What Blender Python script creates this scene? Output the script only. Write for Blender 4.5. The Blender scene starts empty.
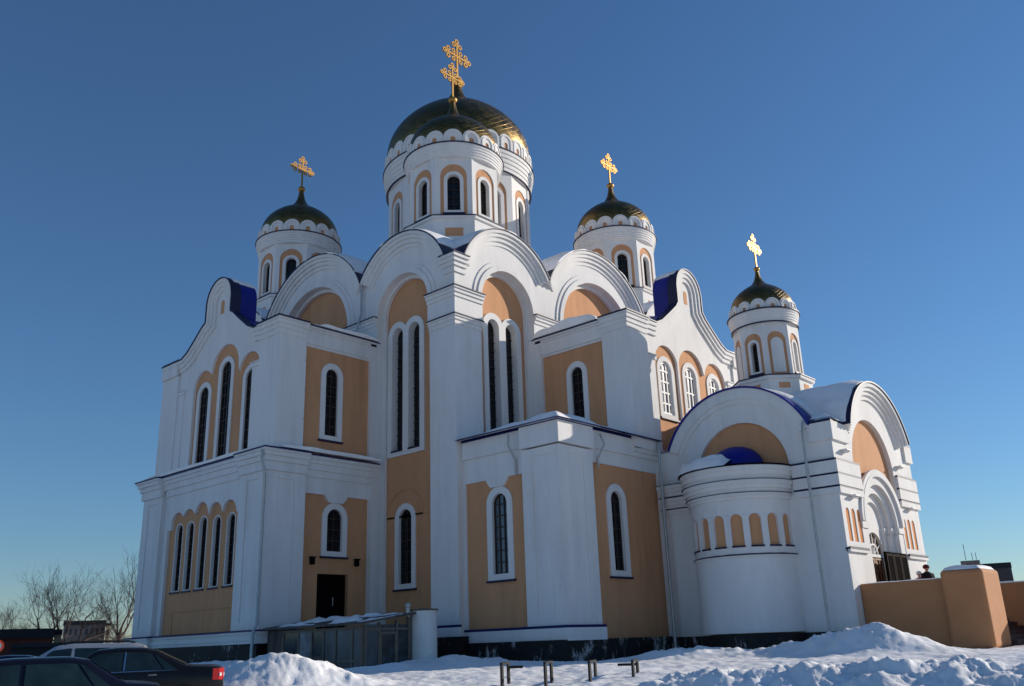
import bpy, bmesh, math, random
from mathutils import Vector, noise
from mathutils.geometry import tessellate_polygon
R_ = math.radians
PI = math.pi
sc = bpy.context.scene
COL = sc.collection

# ------------------------------------------------------------------ camera, sky, sun, exposure
CAM = Vector((-29.38, -30.02, 1.5))
FPX, PITCH, ROLL, YAW = 902.17, 0.32208, -0.03586, 0.7300
fw = Vector((math.cos(YAW)*math.cos(PITCH), math.sin(YAW)*math.cos(PITCH), math.sin(PITCH)))
rt = fw.cross(Vector((0, 0, 1))).normalized()
up = rt.cross(fw)
cr, sr = math.cos(ROLL), math.sin(ROLL)
RT = rt*cr + up*sr
UP = -rt*sr + up*cr
cam = bpy.data.cameras.new('camera'); cam_o = bpy.data.objects.new('camera', cam); COL.objects.link(cam_o)
from mathutils import Matrix
M = Matrix.Identity(4)
for i in range(3):
    M[i][0] = RT[i]; M[i][1] = UP[i]; M[i][2] = -fw[i]; M[i][3] = CAM[i]
cam_o.matrix_world = M
cam.sensor_fit = 'HORIZONTAL'; cam.sensor_width = 36.0; cam.lens = FPX/1024*36.0
cam.clip_start = 0.1; cam.clip_end = 4000
sc.camera = cam_o

SUN = Vector((1.85, -1.0, 0.70)).normalized()
EL = math.asin(SUN.z)
w = bpy.data.worlds.new('World'); sc.world = w; w.use_nodes = True
nt = w.node_tree; bg = nt.nodes['Background']
sky = nt.nodes.new('ShaderNodeTexSky'); sky.sky_type = 'NISHITA'; sky.sun_disc = False
sky.sun_elevation = EL; sky.sun_rotation = math.atan2(SUN.x, SUN.y)
sky.air_density = 1.6; sky.dust_density = 0.0; sky.ozone_density = 7.0; sky.altitude = 2500
nt.links.new(sky.outputs[0], bg.inputs[0]); bg.inputs[1].default_value = 0.11
sl = bpy.data.lights.new('sun', 'SUN'); sl.energy = 5.0; sl.angle = R_(0.5); sl.color = (1.0, 0.90, 0.77)
so = bpy.data.objects.new('sun', sl); COL.objects.link(so)
so.rotation_euler = SUN.to_track_quat('Z', 'Y').to_euler(); so.location = (40, -30, 60)
vs = sc.view_settings
vs.view_transform = 'Standard'; vs.look = 'None'; vs.exposure = 0.0; vs.gamma = 1.0; vs.use_curve_mapping = False
sc.cycles.max_bounces = 6

# ------------------------------------------------------------------ materials
def mat(name, col, rough=0.8, metal=0.0, var=0.06, vscale=1.5, bump=0.0, bscale=30.0, spec=0.3, streak=0.0):
    m = bpy.data.materials.new(name); m.use_nodes = True
    t = m.node_tree; b = t.nodes['Principled BSDF']
    b.inputs['Roughness'].default_value = rough; b.inputs['Metallic'].default_value = metal
    b.inputs['Specular IOR Level'].default_value = spec
    b.inputs['Base Color'].default_value = (*col, 1)
    if var > 0:
        tc = t.nodes.new('ShaderNodeTexCoord')
        n = t.nodes.new('ShaderNodeTexNoise'); n.inputs['Scale'].default_value = vscale; n.inputs['Detail'].default_value = 6
        n.inputs['Roughness'].default_value = 0.65
        src = tc.outputs['Object']
        if streak > 0:
            mp = t.nodes.new('ShaderNodeMapping'); mp.inputs['Scale'].default_value = (1, 1, streak)
            t.links.new(src, mp.inputs[0]); src = mp.outputs[0]
        t.links.new(src, n.inputs['Vector'])
        r = t.nodes.new('ShaderNodeMapRange'); r.inputs[1].default_value = 0.3; r.inputs[2].default_value = 0.7
        r.inputs[3].default_value = 1-var; r.inputs[4].default_value = 1+var*0.5
        t.links.new(n.outputs[0], r.inputs[0])
        mx = t.nodes.new('ShaderNodeVectorMath'); mx.operation = 'MULTIPLY'; mx.inputs[0].default_value = col
        t.links.new(r.outputs[0], mx.inputs[1]); t.links.new(mx.outputs[0], b.inputs['Base Color'])
        if bump > 0:
            n2 = t.nodes.new('ShaderNodeTexNoise'); n2.inputs['Scale'].default_value = bscale; n2.inputs['Detail'].default_value = 4
            t.links.new(tc.outputs['Object'], n2.inputs['Vector'])
            bp = t.nodes.new('ShaderNodeBump'); bp.inputs['Strength'].default_value = bump; bp.inputs['Distance'].default_value = 0.02
            t.links.new(n2.outputs[0], bp.inputs['Height']); t.links.new(bp.outputs[0], b.inputs['Normal'])
    return m

WHITE = mat('white_plaster', (0.74, 0.73, 0.715), 0.85, var=0.08, vscale=0.9, bump=0.15, bscale=14, streak=0.25)
TAN = mat('tan_plaster', (0.60, 0.31, 0.158), 0.85, var=0.12, vscale=0.8, bump=0.15, bscale=14, streak=0.3)
def weather(m, amt, tint):
    """drip streaks, blotches and hairline cracks that belong to the plaster itself"""
    t = m.node_tree; b = t.nodes['Principled BSDF']; src = b.inputs['Base Color'].links[0].from_socket
    tc = t.nodes.new('ShaderNodeTexCoord')
    mp = t.nodes.new('ShaderNodeMapping'); mp.inputs['Scale'].default_value = (1, 1, 0.07); t.links.new(tc.outputs['Object'], mp.inputs[0])
    n = t.nodes.new('ShaderNodeTexNoise'); n.inputs['Scale'].default_value = 2.6; n.inputs['Detail'].default_value = 5; t.links.new(mp.outputs[0], n.inputs['Vector'])
    n2 = t.nodes.new('ShaderNodeTexNoise'); n2.inputs['Scale'].default_value = 0.28; n2.inputs['Detail'].default_value = 7; n2.inputs['Roughness'].default_value = 0.7; t.links.new(tc.outputs['Object'], n2.inputs['Vector'])
    mu = t.nodes.new('ShaderNodeMath'); mu.operation = 'MULTIPLY'; t.links.new(n.outputs[0], mu.inputs[0]); t.links.new(n2.outputs[0], mu.inputs[1])
    r = t.nodes.new('ShaderNodeMapRange'); r.inputs[1].default_value = 0.24; r.inputs[2].default_value = 0.42; r.inputs[4].default_value = amt; t.links.new(mu.outputs[0], r.inputs[0])
    v = t.nodes.new('ShaderNodeTexVoronoi'); v.feature = 'DISTANCE_TO_EDGE'; v.inputs['Scale'].default_value = 0.55
    nd = t.nodes.new('ShaderNodeTexNoise'); nd.inputs['Scale'].default_value = 1.6; nd.inputs['Detail'].default_value = 5; t.links.new(tc.outputs['Object'], nd.inputs['Vector'])
    av = t.nodes.new('ShaderNodeVectorMath'); av.operation = 'ADD'; t.links.new(tc.outputs['Object'], av.inputs[0]); t.links.new(nd.outputs['Color'], av.inputs[1]); t.links.new(av.outputs[0], v.inputs['Vector'])
    cr2 = t.nodes.new('ShaderNodeMapRange'); cr2.inputs[1].default_value = 0.0; cr2.inputs[2].default_value = 0.006; cr2.inputs[3].default_value = 1.0; cr2.inputs[4].default_value = 0.0; t.links.new(v.outputs[0], cr2.inputs[0])
    ms = t.nodes.new('ShaderNodeMapRange'); ms.inputs[1].default_value = 0.55; ms.inputs[2].default_value = 0.62; ms.inputs[4].default_value = 0.25; t.links.new(n2.outputs[0], ms.inputs[0])
    cm = t.nodes.new('ShaderNodeMath'); cm.operation = 'MULTIPLY'; t.links.new(cr2.outputs[0], cm.inputs[0]); t.links.new(ms.outputs[0], cm.inputs[1])
    sm = t.nodes.new('ShaderNodeMath'); sm.operation = 'MAXIMUM'; t.links.new(r.outputs[0], sm.inputs[0]); t.links.new(cm.outputs[0], sm.inputs[1])
    mx = t.nodes.new('ShaderNodeMix'); mx.data_type = 'RGBA'; mx.inputs['B'].default_value = (*tint, 1)
    t.links.new(sm.outputs[0], mx.inputs['Factor']); t.links.new(src, mx.inputs['A']); t.links.new(mx.outputs['Result'], b.inputs['Base Color'])
weather(WHITE, 0.17, (0.36, 0.35, 0.33)); weather(TAN, 0.28, (0.30, 0.15, 0.075))
ORANGE = mat('orange_plaster', (0.62, 0.24, 0.075), 0.85, var=0.1, vscale=1.2)
FLASH = mat('blue_flashing', (0.012, 0.013, 0.05), 0.5, var=0.1, spec=0.3)
BLUE = mat('blue_roof_metal', (0.005, 0.011, 0.22), 0.5, var=0.25, vscale=2, spec=0.3)
TRIM = mat('blue_trim_metal', (0.006, 0.009, 0.10), 0.5, var=0.2, spec=0.3)
GLASS = mat('dark_glass', (0.010, 0.012, 0.016), 0.10, var=0.8, vscale=2.5, spec=0.3, bump=0.25, bscale=2.0)
GLASS_SKYLIT = mat('skylit_tint_glass', (0.10, 0.13, 0.16), 0.12, var=0.3, vscale=6, spec=0.5)  # paler blue base stands in for sky light caught by these panes
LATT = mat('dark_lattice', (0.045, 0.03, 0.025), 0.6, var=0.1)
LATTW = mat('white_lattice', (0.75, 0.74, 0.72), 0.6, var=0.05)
GRANITE = mat('dark_granite', (0.010, 0.009, 0.009), 0.6, var=0.5, vscale=5, bump=0.3)
def frost(m):
    t = m.node_tree; b = t.nodes['Principled BSDF']; src = b.inputs['Base Color'].links[0].from_socket
    tc = t.nodes.new('ShaderNodeTexCoord'); mp = t.nodes.new('ShaderNodeMapping'); mp.inputs['Scale'].default_value = (1, 1, 0.45)
    n = t.nodes.new('ShaderNodeTexNoise'); n.inputs['Scale'].default_value = 3.0; n.inputs['Detail'].default_value = 9; n.inputs['Roughness'].default_value = 0.8
    n0 = t.nodes.new('ShaderNodeTexNoise'); n0.inputs['Scale'].default_value = 0.35
    t.links.new(tc.outputs['Object'], mp.inputs[0]); t.links.new(mp.outputs[0], n.inputs['Vector']); t.links.new(tc.outputs['Object'], n0.inputs['Vector'])
    a = t.nodes.new('ShaderNodeMath'); a.operation = 'ADD'; t.links.new(n.outputs[0], a.inputs[0]); t.links.new(n0.outputs[0], a.inputs[1])
    r = t.nodes.new('ShaderNodeMapRange'); r.inputs[1].default_value = 1.08; r.inputs[2].default_value = 1.2; r.inputs[4].default_value = 0.8
    t.links.new(a.outputs[0], r.inputs[0])
    mx = t.nodes.new('ShaderNodeMix'); mx.data_type = 'RGBA'; mx.inputs['B'].default_value = (0.6, 0.6, 0.6, 1)
    t.links.new(r.outputs[0], mx.inputs['Factor']); t.links.new(src, mx.inputs['A']); t.links.new(mx.outputs['Result'], b.inputs['Base Color'])
frost(GRANITE)
PIPE = mat('galvanised_pipe', (0.45, 0.46, 0.46), 0.45, metal=0.4, var=0.15, vscale=3)
DOOR = mat('dark_door', (0.006, 0.005, 0.005), 0.95, var=0.2, spec=0.02)
WOOD = mat('brown_door', (0.16, 0.06, 0.025), 0.5, var=0.25, vscale=6)
GOLDX = mat('bright_gold', (0.45, 0.26, 0.08), 0.5, metal=1.0, var=0.08, vscale=5)

def gold_dome():
    m = bpy.data.materials.new('gilded_plates'); m.use_nodes = True
    t = m.node_tree; b = t.nodes['Principled BSDF']
    b.inputs['Metallic'].default_value = 1.0
    uv = t.nodes.new('ShaderNodeUVMap'); sp = t.nodes.new('ShaderNodeSeparateXYZ'); t.links.new(uv.outputs[0], sp.inputs[0])
    def mth(op, a, bb=None):
        n = t.nodes.new('ShaderNodeMath'); n.operation = op
        for i, v in enumerate((a, bb)):
            if v is None: continue
            if isinstance(v, (int, float)): n.inputs[i].default_value = v
            else: t.links.new(v, n.inputs[i])
        return n.outputs[0]
    s = mth('ADD', sp.outputs[0], sp.outputs[1]); d = mth('SUBTRACT', sp.outputs[0], sp.outputs[1])
    def edge(v): return mth('ABSOLUTE', mth('SUBTRACT', mth('FRACT', v), 0.5))
    e = mth('MAXIMUM', edge(s), edge(d))
    ln = t.nodes.new('ShaderNodeMapRange'); ln.inputs[1].default_value = 0.45; ln.inputs[2].default_value = 0.5
    t.links.new(e, ln.inputs[0])
    cell = t.nodes.new('ShaderNodeTexWhiteNoise'); cell.noise_dimensions = '2D'
    cb = t.nodes.new('ShaderNodeCombineXYZ'); t.links.new(mth('FLOOR', s), cb.inputs[0]); t.links.new(mth('FLOOR', d), cb.inputs[1])
    t.links.new(cb.outputs[0], cell.inputs['Vector'])
    mix = t.nodes.new('ShaderNodeMix'); mix.data_type = 'RGBA'
    mix.inputs['A'].default_value = (0.14, 0.095, 0.035, 1); mix.inputs['B'].default_value = (0.20, 0.14, 0.055, 1)
    t.links.new(cell.outputs['Value'], mix.inputs['Factor'])
    mix2 = t.nodes.new('ShaderNodeMix'); mix2.data_type = 'RGBA'; mix2.inputs['B'].default_value = (0.13, 0.08, 0.025, 1)
    t.links.new(mix.outputs['Result'], mix2.inputs['A']); t.links.new(ln.outputs[0], mix2.inputs['Factor'])
    t.links.new(mix2.outputs['Result'], b.inputs['Base Color'])
    rr = t.nodes.new('ShaderNodeMapRange'); rr.inputs[3].default_value = 0.3; rr.inputs[4].default_value = 0.48
    t.links.new(cell.outputs['Value'], rr.inputs[0]); t.links.new(rr.outputs[0], b.inputs['Roughness'])
    bp = t.nodes.new('ShaderNodeBump'); bp.inputs['Strength'].default_value = 0.5; bp.inputs['Distance'].default_value = 0.02; bp.invert = True
    t.links.new(ln.outputs[0], bp.inputs['Height']); t.links.new(bp.outputs[0], b.inputs['Normal'])
    return m
GOLD = gold_dome()

def snow_mat():
    m = bpy.data.materials.new('snow'); m.use_nodes = True
    t = m.node_tree; b = t.nodes['Principled BSDF']
    b.inputs['Roughness'].default_value = 0.7; b.inputs['Specular IOR Level'].default_value = 0.25
    tc = t.nodes.new('ShaderNodeTexCoord')
    n = t.nodes.new('ShaderNodeTexNoise'); n.inputs['Scale'].default_value = 0.6; n.inputs['Detail'].default_value = 8; n.inputs['Roughness'].default_value = 0.7
    t.links.new(tc.outputs['Object'], n.inputs['Vector'])
    cr_ = t.nodes.new('ShaderNodeValToRGB')
    cr_.color_ramp.elements[0].position = 0.28; cr_.color_ramp.elements[0].color = (0.74, 0.73, 0.71, 1)
    cr_.color_ramp.elements[1].position = 0.55; cr_.color_ramp.elements[1].color = (0.90, 0.90, 0.90, 1)
    t.links.new(n.outputs[0], cr_.inputs[0]); t.links.new(cr_.outputs[0], b.inputs['Base Color'])
    n2 = t.nodes.new('ShaderNodeTexNoise'); n2.inputs['Scale'].default_value = 5; n2.inputs['Detail'].default_value = 8; n2.inputs['Roughness'].default_value = 0.7
    t.links.new(tc.outputs['Object'], n2.inputs['Vector'])
    bp = t.nodes.new('ShaderNodeBump'); bp.inputs['Strength'].default_value = 0.45; bp.inputs['Distance'].default_value = 0.06
    t.links.new(n2.outputs[0], bp.inputs['Height']); t.links.new(bp.outputs[0], b.inputs['Normal'])
    return m
SNOW = snow_mat()

# ------------------------------------------------------------------ mesh helpers
class MB:
    def __init__(s): s.v = []; s.f = []; s.m = []; s.uv = {}
    def add(s, vs_, fs_, mi=0):
        o = len(s.v); s.v += [tuple(p) for p in vs_]
        for f in fs_: s.f.append(tuple(i+o for i in f)); s.m.append(mi)
    def box(s, x0, x1, y0, y1, z0, z1, mi=0):
        s.add([(x, y, z) for z in (z0, z1) for y in (y0, y1) for x in (x0, x1)],
              [(0, 2, 3, 1), (4, 5, 7, 6), (0, 1, 5, 4), (2, 6, 7, 3), (0, 4, 6, 2), (1, 3, 7, 5)], mi)
    def fbox(s, F, h0, h1, z0, z1, d0, d1, mi=0):
        s.add([F(h, z, d) for d in (d0, d1) for z in (z0, z1) for h in (h0, h1)],
              [(0, 2, 3, 1), (4, 5, 7, 6), (0, 1, 5, 4), (2, 6, 7, 3), (0, 4, 6, 2), (1, 3, 7, 5)], mi)
    def slab(s, F, outer, holes, d0, d1, mi=0, ms=None):
        loops = [outer]+list(holes); ms = mi if ms is None else ms
        tris = tessellate_polygon([[Vector((p[0], p[1], 0)) for p in l] for l in loops])
        flat = [p for l in loops for p in l]; n = len(flat)
        V = [F(p[0], p[1], d0) for p in flat]+[F(p[0], p[1], d1) for p in flat]
        o = len(s.v); s.v += [tuple(q) for q in V]
        for t in tris:
            s.f.append(tuple(i+o for i in t)); s.m.append(mi)
            s.f.append(tuple(i+n+o for i in reversed(t))); s.m.append(mi)
        b = 0
        for l in loops:
            k = len(l)
            for i in range(k):
                j = (i+1) % k
                s.f.append((b+i+o, b+j+o, b+j+n+o, b+i+n+o)); s.m.append(ms)
            b += k
    def sweep(s, fn, pts, prof, closed=False, side=1, mi=0):
        """pts: 2D polyline; prof: closed polygon of (offset along the left normal * side, third axis)"""
        n = len(pts); P = [Vector((p[0], p[1])) for p in pts]; rings = []
        for i in range(n):
            if closed: a, b = P[i-1], P[(i+1) % n]
            else: a, b = P[max(i-1, 0)], P[min(i+1, n-1)]
            d1 = (P[i]-a); d2 = (b-P[i])
            if d1.length < 1e-9: d1 = d2
            if d2.length < 1e-9: d2 = d1
            d1 = d1.normalized(); d2 = d2.normalized()
            n1 = Vector((-d1.y, d1.x)); n2 = Vector((-d2.y, d2.x))
            m_ = (n1+n2)
            if m_.length < 1e-6: m_ = n1
            m_ = m_/max(0.35, (1+n1.dot(n2)))
            rings.append([fn(P[i].x+m_.x*o*side, P[i].y+m_.y*o*side, e) for o, e in prof])
        k = len(prof); o0 = len(s.v)
        for r in rings: s.v += [tuple(q) for q in r]
        for i in range(n if closed else n-1):
            j = (i+1) % n
            for a in range(k):
                b = (a+1) % k
                s.f.append((o0+i*k+a, o0+i*k+b, o0+j*k+b, o0+j*k+a)); s.m.append(mi)
        if not closed:
            s.f.append(tuple(o0+a for a in range(k))); s.m.append(mi)
            s.f.append(tuple(o0+(n-1)*k+a for a in reversed(range(k)))); s.m.append(mi)
    def revolve(s, c, prof, n=48, a0=0, a1=2*PI, mi=0, uvs=None):
        full = abs(a1-a0-2*PI) < 1e-6; cols = n if full else n+1; o0 = len(s.v); k = len(prof)
        for i in range(cols):
            a = a0+(a1-a0)*i/n
            for r, z in prof: s.v.append((c[0]+r*math.cos(a), c[1]+r*math.sin(a), z))
        for i in range(n):
            j = (i+1) % cols
            for q in range(k-1):
                f = (o0+i*k+q, o0+j*k+q, o0+j*k+q+1, o0+i*k+q+1)
                if uvs:
                    u0, u1 = i/n*uvs[0], (i+1)/n*uvs[0]; v0, v1 = q/(k-1)*uvs[1], (q+1)/(k-1)*uvs[1]
                    s.uv[len(s.f)] = ((u0, v0), (u1, v0), (u1, v1), (u0, v1))
                s.f.append(f); s.m.append(mi)
    def tube(s, pts, rad, n=8, mi=0):
        P = [Vector(p) for p in pts]; o0 = len(s.v)
        rad = rad if isinstance(rad, (list, tuple)) else [rad]*len(P)
        ref = None
        for i, p in enumerate(P):
            d = (P[min(i+1, len(P)-1)]-P[max(i-1, 0)]).normalized()
            if ref is None:
                ref = d.orthogonal().normalized()
            u = (ref-d*ref.dot(d)).normalized(); ref = u; v_ = d.cross(u)
            for a in range(n):
                t = 2*PI*a/n; s.v.append(tuple(p+(u*math.cos(t)+v_*math.sin(t))*rad[i]))
        for i in range(len(P)-1):
            for a in range(n):
                b = (a+1) % n; s.f.append((o0+i*n+a, o0+i*n+b, o0+(i+1)*n+b, o0+(i+1)*n+a)); s.m.append(mi)
        s.f.append(tuple(o0+a for a in reversed(range(n)))); s.m.append(mi)
        s.f.append(tuple(o0+(len(P)-1)*n+a for a in range(n))); s.m.append(mi)
    def ball(s, c, r, mi=0, nu=12, nv=8, sx=1, sy=1, sz=1):
        prof = [(c[0], c[1])]
        o0 = len(s.v)
        for i in range(nv+1):
            t = -PI/2+PI*i/nv
            for j in range(nu):
                p = 2*PI*j/nu
                s.v.append((c[0]+sx*r*math.cos(t)*math.cos(p), c[1]+sy*r*math.cos(t)*math.sin(p), c[2]+sz*r*math.sin(t)))
        for i in range(nv):
            for j in range(nu):
                k = (j+1) % nu; s.f.append((o0+i*nu+j, o0+i*nu+k, o0+(i+1)*nu+k, o0+(i+1)*nu+j)); s.m.append(mi)
    def build(s, name, mats, parent=None, smooth=None, fix=True):
        me = bpy.data.meshes.new(name); me.from_pydata(s.v, [], s.f)
        if not isinstance(mats, (list, tuple)): mats = [mats]
        for m in mats: me.materials.append(m)
        me.polygons.foreach_set('material_index', s.m)
        if s.uv:
            l = me.uv_layers.new(name='UVMap')
            for fi, q in s.uv.items():
                for li, c in zip(me.polygons[fi].loop_indices, q): l.data[li].uv = c
        if fix:
            bm = bmesh.new(); bm.from_mesh(me); bmesh.ops.recalc_face_normals(bm, faces=bm.faces); bm.to_mesh(me); bm.free()
        if smooth is not None:
            me.polygons.foreach_set('use_smooth', [True]*len(me.polygons)); me.set_sharp_from_angle(angle=R_(smooth))
        me.update()
        o = bpy.data.objects.new(name, me); COL.objects.link(o)
        if parent is not None:
            o.parent = parent
            o.matrix_parent_inverse = Matrix.Translation(-root_loc(parent))
        return o
def root_loc(o):
    v = Vector(o.location)
    return v if o.parent is None else Vector((0, 0, 0)) if o.type == 'MESH' else v
def empty(name, loc, label, cat, group=None):
    o = bpy.data.objects.new(name, None); COL.objects.link(o); o.location = loc; o.empty_display_size = 0.5
    return tag(o, label, cat, group)
def tag(o, label=None, cat=None, group=None, kind=None):
    if label: o['label'] = label
    if cat: o['category'] = cat
    if group: o['group'] = group
    if kind: o['kind'] = kind
    return o
def FA(x0): return lambda h, z, d: (x0+d, h, z)          # facade looking to -X
def FB(y0): return lambda h, z, d: (h, y0+d, z)          # facade looking to -Y
def FR(cx, cy, ang, r):                                   # radial facade
    c, s = math.cos(ang), math.sin(ang)
    return lambda h, z, d: (cx+(r-d)*c-h*s, cy+(r-d)*s+h*c, z)
def FK(kind, p): return FA(p) if kind == 'A' else FB(p)
def other(k): return 'B' if k == 'A' else 'A'
PLAN = lambda x, y, e: (x, y, e)
def arc(cx, cz, r, a0, a1, n=24):
    return [(cx+r*math.cos(R_(a0+(a1-a0)*i/n)), cz+r*math.sin(R_(a0+(a1-a0)*i/n))) for i in range(n+1)]
def arch(h0, h1, z0, zt, n=16):
    r = (h1-h0)/2; zs = zt-r
    return [(h0, z0), (h1, z0)]+arc((h0+h1)/2, zs, r, 0, 180, n)
def rect(h0, h1, z0, z1): return [(h0, z0), (h1, z0), (h1, z1), (h0, z1)]
def steps(zt, lv, inner=-0.12):
    """stepped cornice profile from the top down: lv = [(out, height), ...]"""
    p = [(inner, zt)]; z = zt
    for o, h in lv: p += [(o, z), (o, z-h)]; z -= h
    p.append((inner, z)); return p
def flash(zt, out, t=0.05, inner=-0.12): return [(inner, zt+0.004), (out+0.05, zt+0.004), (out+0.05, zt+t), (inner, zt+t+0.06)]

CA = empty('cathedral', (0, 0, 0), 'white and tan five-domed cathedral with stepped rounded gables and gilded domes', 'cathedral')

def window(F, hc, ww, z0, zt, b, dw=0.0, proud=0.06, rec=0.35, nx=2, nz=5, pane=GLASS, lat=LATT, sill=True, parent=None, bar=0.045):
    """opening of width ww from z0 to zt; returns the hole for the wall slab"""
    h0, h1 = hc-ww/2, hc+ww/2
    m = MB(); m.slab(F, arch(h0-b, h1+b, z0-b*0.8, zt+b), [arch(h0, h1, z0, zt)], dw-proud, dw+rec)
    o = m.build('window', WHITE, parent or CA, smooth=30)
    m = MB(); m.slab(F, arch(h0-0.03, h1+0.03, z0-0.03, zt+0.03), [], dw+rec-0.03, dw+rec+0.03); m.build('pane', pane, o)
    if nx or nz:
        m = MB(); r = ww/2; zs = zt-r
        for i in range(1, nx):
            h = h0+ww*i/nx; top = zs+math.sqrt(max(0, r*r-(h-hc)**2)); m.fbox(F, h-bar/2, h+bar/2, z0, top, dw+rec-0.09, dw+rec-0.032)
        for i in range(1, nz):
            z = z0+(zs-z0)*i/(nz-1); m.fbox(F, h0, h1, z-bar/2, z+bar/2, dw+rec-0.085, dw+rec-0.034)
        m.slab(F, arch(h0, h1, z0, zt), [arch(h0+bar*1.3, h1-bar*1.3, z0+bar*1.3, zt-bar*1.3)], dw+rec-0.1, dw+rec-0.028)
        m.build('lattice', lat, o)
    if sill:
        m = MB(); m.fbox(F, h0-b-0.06, h1+b+0.06, z0-b*0.8-0.09, z0-b*0.8-0.004, dw-proud-0.07, dw+0.02); m.build('sill', FLASH, o)
    return arch(h0-b+0.04, h1+b-0.04, z0-b*0.8+0.04, zt+b-0.04)

def cornice(path, zt, lv, side=1, fl=True, name='cornice', fmat=FLASH, ft=0.05):
    m = MB(); m.sweep(PLAN, path, steps(zt, lv), side=side); o = m.build(name, WHITE, CA)
    if fl:
        m = MB(); m.sweep(PLAN, path, flash(zt, lv[0][0], ft), side=side); m.build('flashing', fmat, o)
    return o

# snow sheet over a polyline swept into depth
def drift(F, pts, d0, d1, nd, th, name='roof_snow', amp=0.06, seed=0.0, parent=None, taper=True):
    n = len(pts); V = []; P = [Vector((p[0], p[1])) for p in pts]
    top = []; bot = []
    for i in range(n):
        a = P[max(0, i-1)]; b = P[min(n-1, i+1)]; t = (b-a).normalized(); nn = Vector((-t.y, t.x))
        if nn.y < 0: nn = -nn
        e = min(i, n-1-i)/(n-1)*2
        for j in range(nd+1):
            d = d0+(d1-d0)*j/nd; f = min(j, nd-j)/nd*2
            k = th*(min(1, (e*4)**0.5) if taper else 1)*min(1, (f*5)**0.5 if f > 0 else 0.15)
            q = F(P[i].x, P[i].y, d); k = k*(1+0.5*noise.noise(Vector(q)*0.9+Vector((seed, 0, 0))))+0.02
            dd = d+amp*2*noise.noise(Vector(q)*1.3+Vector((0, seed, 5)))*(1 if j in (0, nd) else 0)
            top.append(F(P[i].x+nn.x*k, P[i].y+nn.y*k, dd)); bot.append(F(P[i].x-nn.x*0.03, P[i].y-nn.y*0.03, dd))
    m = MB(); N = len(top); fs = []
    idx = lambda i, j: i*(nd+1)+j
    for i in range(n-1):
        for j in range(nd):
            fs.append((idx(i, j), idx(i, j+1), idx(i+1, j+1), idx(i+1, j)))
            fs.append((N+idx(i, j), N+idx(i+1, j), N+idx(i+1, j+1), N+idx(i, j+1)))
    for j in range(nd):
        fs.append((idx(0, j), N+idx(0, j), N+idx(0, j+1), idx(0, j+1))); fs.append((idx(n-1, j), idx(n-1, j+1), N+idx(n-1, j+1), N+idx(n-1, j)))
    for i in range(n-1):
        fs.append((idx(i, 0), idx(i+1, 0), N+idx(i+1, 0), N+idx(i, 0))); fs.append((idx(i, nd), N+idx(i, nd), N+idx(i+1, nd), idx(i+1, nd)))
    m.add(top+bot, fs)
    return m.build(name, SNOW, parent or CA, smooth=60)

# ------------------------------------------------------------------ MAIN CUBE with rounded gables
W = 23.6
C1, R1, Z1 = 3.82, 3.75, 18.9
C2, R2, Z2 = 11.75, 5.1, 18.7
C3 = 2*C2-C1
def gable_top(h, k=0.0):
    z = 20.25-k
    for c, r, zc in ((C1, R1, Z1), (C2, R2, Z2), (C3, R1, Z1)):
        q = (r-k)**2-(h-c)**2
        if q > 0: z = max(z, zc+math.sqrt(q))
    return z
def isect(c1, z1, r1, c2, z2, r2):
    dx, dz = c2-c1, z2-z1; d = math.hypot(dx, dz); a = (r1*r1-r2*r2+d*d)/(2*d); h = math.sqrt(r1*r1-a*a)
    px, pz = c1+a*dx/d, z1+a*dz/d; return (px-h*dz/d, pz+h*dx/d)
VH, VZ = isect(C1, Z1, R1, C2, Z2, R2)

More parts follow.
